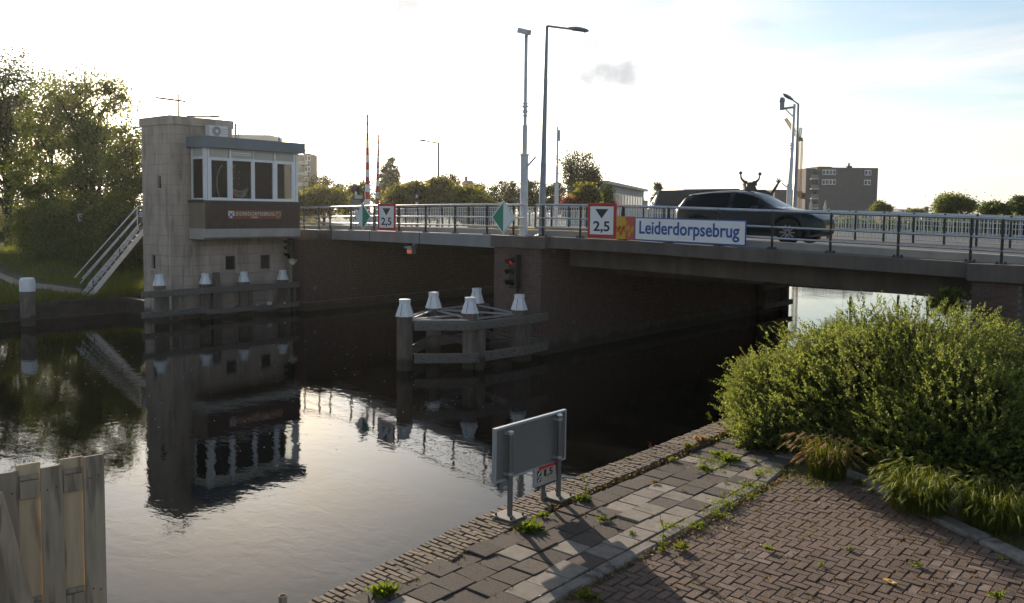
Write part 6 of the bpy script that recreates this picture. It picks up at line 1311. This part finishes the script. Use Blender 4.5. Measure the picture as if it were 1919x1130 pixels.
# the big bush on the quay
def bush(label, ells, nshoot, seed, m, minor, group, lsz=1.0, zmin=1.4):
    r_ = np.random.default_rng(seed); c0 = ells[0]; t = thing('bush', label, 'bush', (c0[0], c0[1], 1.4), group)
    tot = sum(e[3] * e[4] + e[4] * e[5] for e in ells); B, D_ = [], []
    for e in ells:
        n = int(nshoot * (e[3] * e[4] + e[4] * e[5]) / tot); d = unit(r_.normal(size=(n * 2, 3)) * [1, 1, .8] + [0, 0, .25]); d = d[d[:, 2] > -.45][:n]; p = np.array(e[:3]) + d * np.array(e[3:6]) * (.62 + .36 * r_.random(len(d)))[:, None]
        bump_ = 1 + .13 * np.sin(p[:, 0] * 3.1 + seed) * np.sin(p[:, 1] * 2.7) + .08 * np.sin(p[:, 2] * 6 + p[:, 0] * 5); p = np.array(e[:3]) + (p - np.array(e[:3])) * bump_[:, None]; B.append(p); D_.append(unit(d * [.9, .9, .6] + [0, 0, .55] + r_.normal(0, .28, d.shape)))
    B, D_ = np.concatenate(B), np.concatenate(D_); ok = B[:, 2] > zmin + .02; B, D_ = B[ok], D_[ok]; n = len(B)
    Ls = .13 + .22 * r_.random(n) ** 1.6; droop = r_.random(n) * .5; lf = MB(); NL = 10; stem = MB(); P2, D2, L2 = [], [], []
    hz_ = unit(np.column_stack([D_[:, 0], D_[:, 1], np.full(n, -.2)]))
    for k in range(NL):
        f = (k + 1) / NL; pos = B + (D_ * f + hz_ * (droop * f * f)[:, None] * .5) * Ls[:, None]; tang = unit(D_ + hz_ * (droop * f)[:, None])
        for sgn in (1, -1):
            sd_ = unit(np.cross(tang, r_.normal(size=(n, 3)))); P2.append(pos); D2.append(unit(tang * .75 + sd_ * .8 * sgn + [0, 0, .12])); L2.append((.050 - .022 * f) * lsz * (.75 + .5 * r_.random(n)))
    P2, D2, L2 = np.concatenate(P2), np.concatenate(D2), np.concatenate(L2); leafquads(lf, P2, D2, L2, L2 * .27); part('shoots', lf, M[m], t)
    st_ = MB(); s_ = unit(np.cross(D_, [0.3, 0.2, .9])); tip = B + D_ * Ls[:, None] * .95 + hz_ * (droop * .5)[:, None] * Ls[:, None]; V = np.stack([B - D_ * .25 - s_ * .004, B - D_ * .25 + s_ * .004, tip], 1).reshape(-1, 3); st_.addarr(V, np.arange(3 * n).reshape(n, 3)); part('twigs', st_, M['bark'], t)
    inn = MB(); cc = np.concatenate([np.array(e[:3]) + unit(r_.normal(size=(minor, 3))) * np.array(e[3:6]) * (.35 + .5 * r_.random((minor, 1))) for e in ells]); cc = cc[cc[:, 2] > zmin]; nn_ = 28; P3 = np.repeat(cc, nn_, 0) + r_.normal(0, .10, (len(cc) * nn_, 3)); D3 = unit(r_.normal(size=P3.shape) + [0, 0, .1]); L3 = .05 * (.6 + .8 * r_.random(len(P3))); leafquads(inn, P3, D3, L3, L3 * .36); part('inner_leaves', inn, M['leaf_bush_shade'], t)
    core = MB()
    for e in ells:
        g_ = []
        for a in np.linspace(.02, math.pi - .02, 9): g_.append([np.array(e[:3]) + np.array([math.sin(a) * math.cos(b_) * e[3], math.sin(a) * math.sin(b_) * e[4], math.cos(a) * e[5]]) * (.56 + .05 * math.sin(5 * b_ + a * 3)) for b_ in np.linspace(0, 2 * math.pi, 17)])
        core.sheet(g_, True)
    part('core', core, M['leaf_bush_shade'], t)
    for k in range(16):
        e = ells[r_.integers(len(ells))]; a = r_.random() * 6.28; b_ = np.array([e[0] + .3 * math.cos(a), e[1] + .3 * math.sin(a), zmin - .05]); tp_ = np.array(e[:3]) + np.array([math.cos(a) * e[3] * .7, math.sin(a) * e[4] * .7, e[5] * .6 * r_.random()]); part('branch', MB().tube([b_, (b_ + tp_) / 2 + (0, 0, .15), tp_], [.025, .018, .006], 5), M['bark'], t)
    return t
GB = 'bushes growing on the quay'
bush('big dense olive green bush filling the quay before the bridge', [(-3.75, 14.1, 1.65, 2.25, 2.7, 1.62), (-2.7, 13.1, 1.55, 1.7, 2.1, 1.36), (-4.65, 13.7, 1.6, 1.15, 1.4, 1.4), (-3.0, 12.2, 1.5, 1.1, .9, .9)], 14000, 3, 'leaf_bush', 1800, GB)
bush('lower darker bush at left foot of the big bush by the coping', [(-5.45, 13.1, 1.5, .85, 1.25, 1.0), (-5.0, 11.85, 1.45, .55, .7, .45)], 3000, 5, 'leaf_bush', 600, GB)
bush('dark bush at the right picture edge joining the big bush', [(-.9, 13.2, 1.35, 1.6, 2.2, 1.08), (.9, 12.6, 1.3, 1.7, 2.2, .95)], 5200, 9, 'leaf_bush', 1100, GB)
iv = ony(1782, 556, 21.5); tree('small dark leaved climber under the bridge edge at the right pier', (iv[0], iv[1], 1.5), [(iv[0], iv[1], iv[2] - .1, .32, .3, .3)], 16, 40, .10, .14, 'leaf', .03, None, stems=2, nlimb=8, name='climber', cat='shrub')

# wild barley and weeds
def tuft(label, c, n, h, spread, seedm, wind=(.55, -.35), frac=.5, group='clumps of wild barley at the bush foot', name='grass_clump'):
    t = thing(name, label, 'grass', c, group); bl, hd = MB(), MB(); c = np.array(c)
    for k in range(n):
        a = rng.random() * 6.28; r_ = spread * math.sqrt(rng.random()); b = c + np.array([r_ * math.cos(a), r_ * math.sin(a) * .8, 0]); H_ = h * (.4 + .65 * rng.random()); a2 = a + rng.normal(0, .9); lm_ = .08 + .62 * rng.random() ** 1.3; ln_ = np.array([math.cos(a2) * lm_ + wind[0] * (.3 + rng.random()), math.sin(a2) * lm_ + wind[1] * (.3 + rng.random()), 0]) * H_
        pts = [b + ln_ * f ** 2.2 + np.array([0, 0, H_ * (f - .22 * f ** 4)]) for f in (0, .35, .7, 1.0)]; s_ = np.cross(pts[-1] - pts[0], Z_); s_ /= np.linalg.norm(s_) + 1e-6; wd = .0022 + .0018 * rng.random(); isleaf = rng.random() > frac
        ws = [wd, wd * (1.6 if isleaf else 1), wd * (1.2 if isleaf else .8), wd * .2]
        bl.sheet([[p - s_ * w2, p + s_ * w2] for p, w2 in zip(pts, ws)])
        if not isleaf:
            d = pts[-1] - pts[-2]; d /= np.linalg.norm(d); d = d * .5 + ln_ / (np.linalg.norm(ln_) + 1e-6) * .6 + np.array([0, 0, -.8]); d /= np.linalg.norm(d); hl_ = .075 + .05 * rng.random(); e = pts[-1]
            hd.lathe([(.003, 0), (.009, hl_ * .25), (.0085, hl_ * .6), (.002, hl_)], e, d, 5)
            aw = 9; P4 = np.repeat((e + d * hl_ * .3)[None], aw, 0) + np.outer(rng.random(aw) * hl_ * .5, d); leafquads(hd, P4, unit(d + rng.normal(0, .22, (aw, 3))), .07, .0016)
    part('blades', bl, M['grass'], t); part('seed_heads', hd, M[seedm], t); return t
ga = onz(1548, 893, ZQ); tuft('brownish dry headed grass clump left of the two green ones', (ga[0], ga[1], ZQ), 520, .66, .24, 'straw', (-.12, -.05), .22)
gb1 = onz(1715, 962, ZQ); tuft('bright green drooping barley clump in the middle of the kerb', (gb1[0], gb1[1] + .12, ZQ), 760, .66, .30, 'barley', (-.10, -.16), .26)
gc1 = onz(1850, 990, ZQ); tuft('green barley clump farthest right along the kerb', (gc1[0] + .05, gc1[1] + .2, ZQ), 820, .60, .38, 'barley', (.04, -.16), .24)
def weed(px, py, r, h, label, n=40, tall=False, m='weed', z=ZQ, off=(0, 0)):
    r *= .8; h *= .9; n = int(n * 1.3)
    c = onz(px, py, z); c[0] += off[0]; c[1] += off[1]; t = MB()
    if tall:
        pts = [c + np.array([.02 * math.sin(k), .02 * math.cos(2 * k), h * k / 5]) for k in range(6)]; t.tube(pts, [.006, .005, .005, .004, .003, .001], 5); P5 = np.concatenate([np.repeat(p[None], n // 5, 0) for p in pts[:5]]) + rng.normal(0, .012, (n // 5 * 5, 3)); zf = (P5[:, 2] - c[2]) / h; D5 = unit(rng.normal(size=P5.shape) * [1, 1, .4] + [0, 0, .5]); leafquads(t, P5, D5, r * (1 - .6 * zf), r * .22 * (1 - .5 * zf))
    else:
        P5 = np.repeat(c[None], n, 0) + rng.normal(0, r * .35, (n, 3)) * [1, 1, 0] + [0, 0, .005]; D5 = unit(rng.normal(size=(n, 3)) * [1, 1, .3] + [0, 0, h / r * .7]); leafquads(t, P5, D5, r * (.5 + .6 * rng.random(n)), r * .16)
    return solo('weed', t, M[m], label, 'weed', c, 'weeds in the joints of the quay')
weed(722, 1112, .16, .18, 'leafy dock weed on the coping nearest the bottom edge', 60)
weed(990, 992, .16, .08, 'wide leafy weed at the base of the left sign post', 90)
weed(1020, 968, .09, .08, 'small weed between the two sign base plates', 40)
weed(1094, 938, .11, .10, 'leafy low weed right of the right base plate', 60); weed(1096, 936, .07, .34, 'thin upright weed rising right of the sign posts', 60, True)
weed(1131, 975, .075, .07, 'small round bright green weed on the dark tiles', 60)
weed(1240, 1030, .06, .40, 'tall spindly weed growing from the kerb edge', 80, True); weed(1278, 1028, .10, .10, 'dry grassy tuft at the foot of the kerb', 60, m='grass')
weed(1368, 862, .15, .12, 'largest leafy weed patch on the far tiles', 130); weed(1345, 852, .10, .10, 'weed left of the largest patch on the far tiles', 60); weed(1320, 878, .085, .09, 'dark leafy weed on the light tiles below the largest patch', 70)
weed(1290, 838, .10, .10, 'dark weed at the inner edge of the coping', 60, m='grass'); weed(1262, 862, .08, .06, 'low weed near the coping on the dark tiles', 40, m='grass'); weed(1388, 838, .10, .10, 'weed near the bush foot on the far tiles', 60)
weed(1415, 866, .06, .06, 'small weed near the end of the light tiles', 40); weed(1420, 892, .07, .06, 'small weed by the far end of the kerb', 40); weed(1402, 910, .06, .05, 'little weed halfway along the kerb top', 40)
weed(1228, 905, .06, .04, 'flat dry weed beside the row of light tiles', 40, m='moss'); weed(1183, 1000, .05, .05, 'tiny weed between two light tiles', 30); weed(1280, 920, .035, .05, 'single sprout in the middle of the tiles', 20)
weed(1328, 786, .05, .16, 'upright sprout on the coping edge before the bush', 20, True); weed(1217, 838, .03, .10, 'reddish sprout on the water side of the coping', 14, True, m='leaf_red'); weed(1177, 860, .04, .04, 'little sprout on the coping in front of dark water', 20)
weed(1312, 825, .12, .16, 'dry straw coloured weed on the coping near the bush', 70, m='straw'); weed(1490, 862, .06, .08, 'small sprout at the corner of the two kerbs', 30); weed(1610, 905, .08, .12, 'dark weed at the kerb between the two grass clumps', 40, m='grass')
weed(1590, 1030, .05, .03, 'tiny flat weed left of the chalky brick', 30); weed(1540, 1060, .045, .04, 'tiny weed in the pavers below the kerb', 30); weed(1720, 1060, .06, .04, 'little weed above the yellow tag', 40); weed(1866, 1118, .08, .05, 'low weed patch at the bottom right corner', 50); weed(1880, 1050, .05, .05, 'small weed near the right kerb', 30); weed(1440, 1030, .06, .05, 'weed in the pavers nearest the kerb', 40); weed(1100, 1120, .12, .10, 'grass tuft hiding the kerb foot at the bottom', 70, m='grass'); weed(1360, 905, .04, .04, 'little tuft where the kerb begins to sink', 30)
# moss and dry grass in the joints: nobody could count it
ms = MB(); P6 = []
for q in pav:
    if rng.random() < .55:
        k = rng.integers(2, 6); a = q[2]; u_ = rng.uniform(-.1, .1, k); s_ = rng.choice([-1, 1]) * .0525; P6.append(np.column_stack([q[0] + math.cos(a) * u_ - math.sin(a) * s_ + rng.normal(0, .006, k), q[1] + math.sin(a) * u_ + math.cos(a) * s_ + rng.normal(0, .006, k), np.full(k, ZQ - .020)]))
for y in np.arange(4, 11.8, .02):
    for xk in (-4.75 - .3 * rng.integers(0, 4), -4.44):
        if rng.random() < .35: P6.append(np.array([[xk + rng.normal(0, .008), y, ZQ - .006]]))
for y in np.arange(4, 11, .008): P6.append(np.column_stack([[-4.27 + abs(rng.normal(0, .04))], [y], [ZQ - .008]]))
for y in np.arange(4, 12.5, .012): P6.append(np.column_stack([[xin(y) + abs(rng.normal(0, .03))], [y], [ZQ - .02]]))
P6 = np.concatenate(P6); leafquads(ms, P6, unit(rng.normal(size=P6.shape) * [1, 1, .35] + [0, 0, .45]), (.028 + .03 * rng.random(len(P6))), .006); struct('joint_moss', ms, M['moss'], 'stuff')
# moss cushions that spill over the sunken kerb
mc = MB(); P7 = []
for px, py, n_, r_ in ((1385, 928, 260, .10), (1360, 945, 200, .08), (1340, 962, 160, .08), (1310, 985, 120, .07), (1410, 912, 220, .09), (1335, 866, 220, .13), (1440, 885, 160, .09), (1530, 905, 160, .15), (1270, 990, 90, .06), (1490, 880, 150, .12), (1330, 880, 90, .12)):
    c = onz(px, py, ZQ); P7.append(np.column_stack([rng.normal(c[0], r_, n_), rng.normal(c[1], r_, n_), np.full(n_, ZQ + .0)]))
P7 = np.concatenate(P7); leafquads(mc, P7, unit(rng.normal(size=P7.shape) * [1, 1, .4] + [0, 0, .7]), .035 + .03 * rng.random(len(P7)), .005); struct('moss_cushions', mc, M['weed'], 'stuff')
# grass of the left bank and along the far roadside
gr = MB(); n = 60000; gx = -37.95 - rng.random(n) ** 1.9 * 34; gy = rng.uniform(5, 30, n); gz_ = np.array([left_h(a, b) for a, b in zip(gx, gy)])
pd_ = np.min([np.hypot(gx - a, gy - b) for a, b in [(pp[i][0] + (pp[i + 1][0] - pp[i][0]) * f, pp[i][1] + (pp[i + 1][1] - pp[i][1]) * f) for i in range(len(pp) - 1) for f in (0, .25, .5, .75)]], 0); ok = pd_ > .95
P8 = np.column_stack([gx, gy, gz_])[ok]; n = len(P8); leafquads(gr, P8, unit(rng.normal(size=(n, 3)) * [.5, .5, .1] + [0, 0, 1]), .16 + .30 * rng.random(n), .014); struct('bank_grass', gr, M['grass'], 'stuff')
bg_ = MB(); n = 5000; P9 = np.column_stack([rng.uniform(-4.6, 1.5, n), rng.uniform(10.4, 13, n), np.full(n, ZQ - .05)]); yl9 = np.interp(P9[:, 0], [-4.6, -4.1, -3.4, -2.62, -1.85, -1.05, -.2, .6, 1.5], [11.6, 11.55, 11.1, 10.5, 9.95, 9.4, 8.8, 8.2, 7.7]); P9[:, 1] = yl9 + rng.random(n) ** 2 * 2.5; leafquads(bg_, P9, unit(rng.normal(size=(n, 3)) * [.6, .6, .1] + [0, 0, 1]), .06 + .12 * rng.random(n), .004); struct('kerb_grass', bg_, M['grass'], 'stuff')
# litter and specks
ty = onz(1668, 1091, ZQ + .0); tg = thing('yellow_tag', 'small yellow plastic tag lying on the brown pavers', 'tag', (ty[0], ty[1], ZQ)); A_ = -.35; R_ = rotz(A_); e1_, e2_ = R_[:, 0], R_[:, 1]; zt_ = ZQ + .004
part('body', MB().prism([(-.045, -.026), (.055, -.030), (.06, .026), (-.04, .03), (-.062, .018), (-.064, -.012)], (ty[0], ty[1], zt_), e1_, e2_, Z_, .008), M['sign_yel'], tg)
part('slot', MB().prism([(-.012, -.012), (-.004, -.012), (-.004, .012), (-.012, .012)], (ty[0], ty[1], zt_ + .0085), e1_, e2_, Z_, .002).prism([(.006, -.012), (.014, -.012), (.014, .012), (.006, .012)], (ty[0], ty[1], zt_ + .0085), e1_, e2_, Z_, .002), M['sill'], tg); part('pale_patch', MB().prism([(.024, -.02), (.05, -.02), (.05, .005), (.024, .005)], (ty[0], ty[1], zt_ + .0085), e1_, e2_, Z_, .002), M['letter_white'], tg)
sp9 = MB(); n = 150; sx9 = rng.uniform(-30, -12, n); sy9 = rng.uniform(9, 19, n)
for a, b in zip(sx9, sy9):
    if a > -20.5 and b > 16.9: continue
    sp9.box((a, b, .002), (.022 * rng.uniform(.4, 1.1), .018, .006), rotz(rng.random() * 3))
struct('floating_fluff', sp9, M['cap_white'], 'stuff')

# ------------------------------------------------------------------ thin evening haze, added also to imitate lens glare, lifts the far and sunward parts
hm_ = bpy.data.materials.new('glare_haze'); hm_.use_nodes = True; n_ = hm_.node_tree.nodes; n_.clear()
ho = n_.new('ShaderNodeOutputMaterial'); hv = n_.new('ShaderNodeVolumePrincipled'); hv.inputs['Color'].default_value = (0.95, 0.94, 0.93, 1); hv.inputs['Density'].default_value = HAZE; hv.inputs['Anisotropy'].default_value = 0.68
hm_.node_tree.links.new(hv.outputs[0], ho.inputs['Volume'])
struct('haze', MB().bb((-720, -220, -3), (320, 920, 34)), hm_, 'stuff')
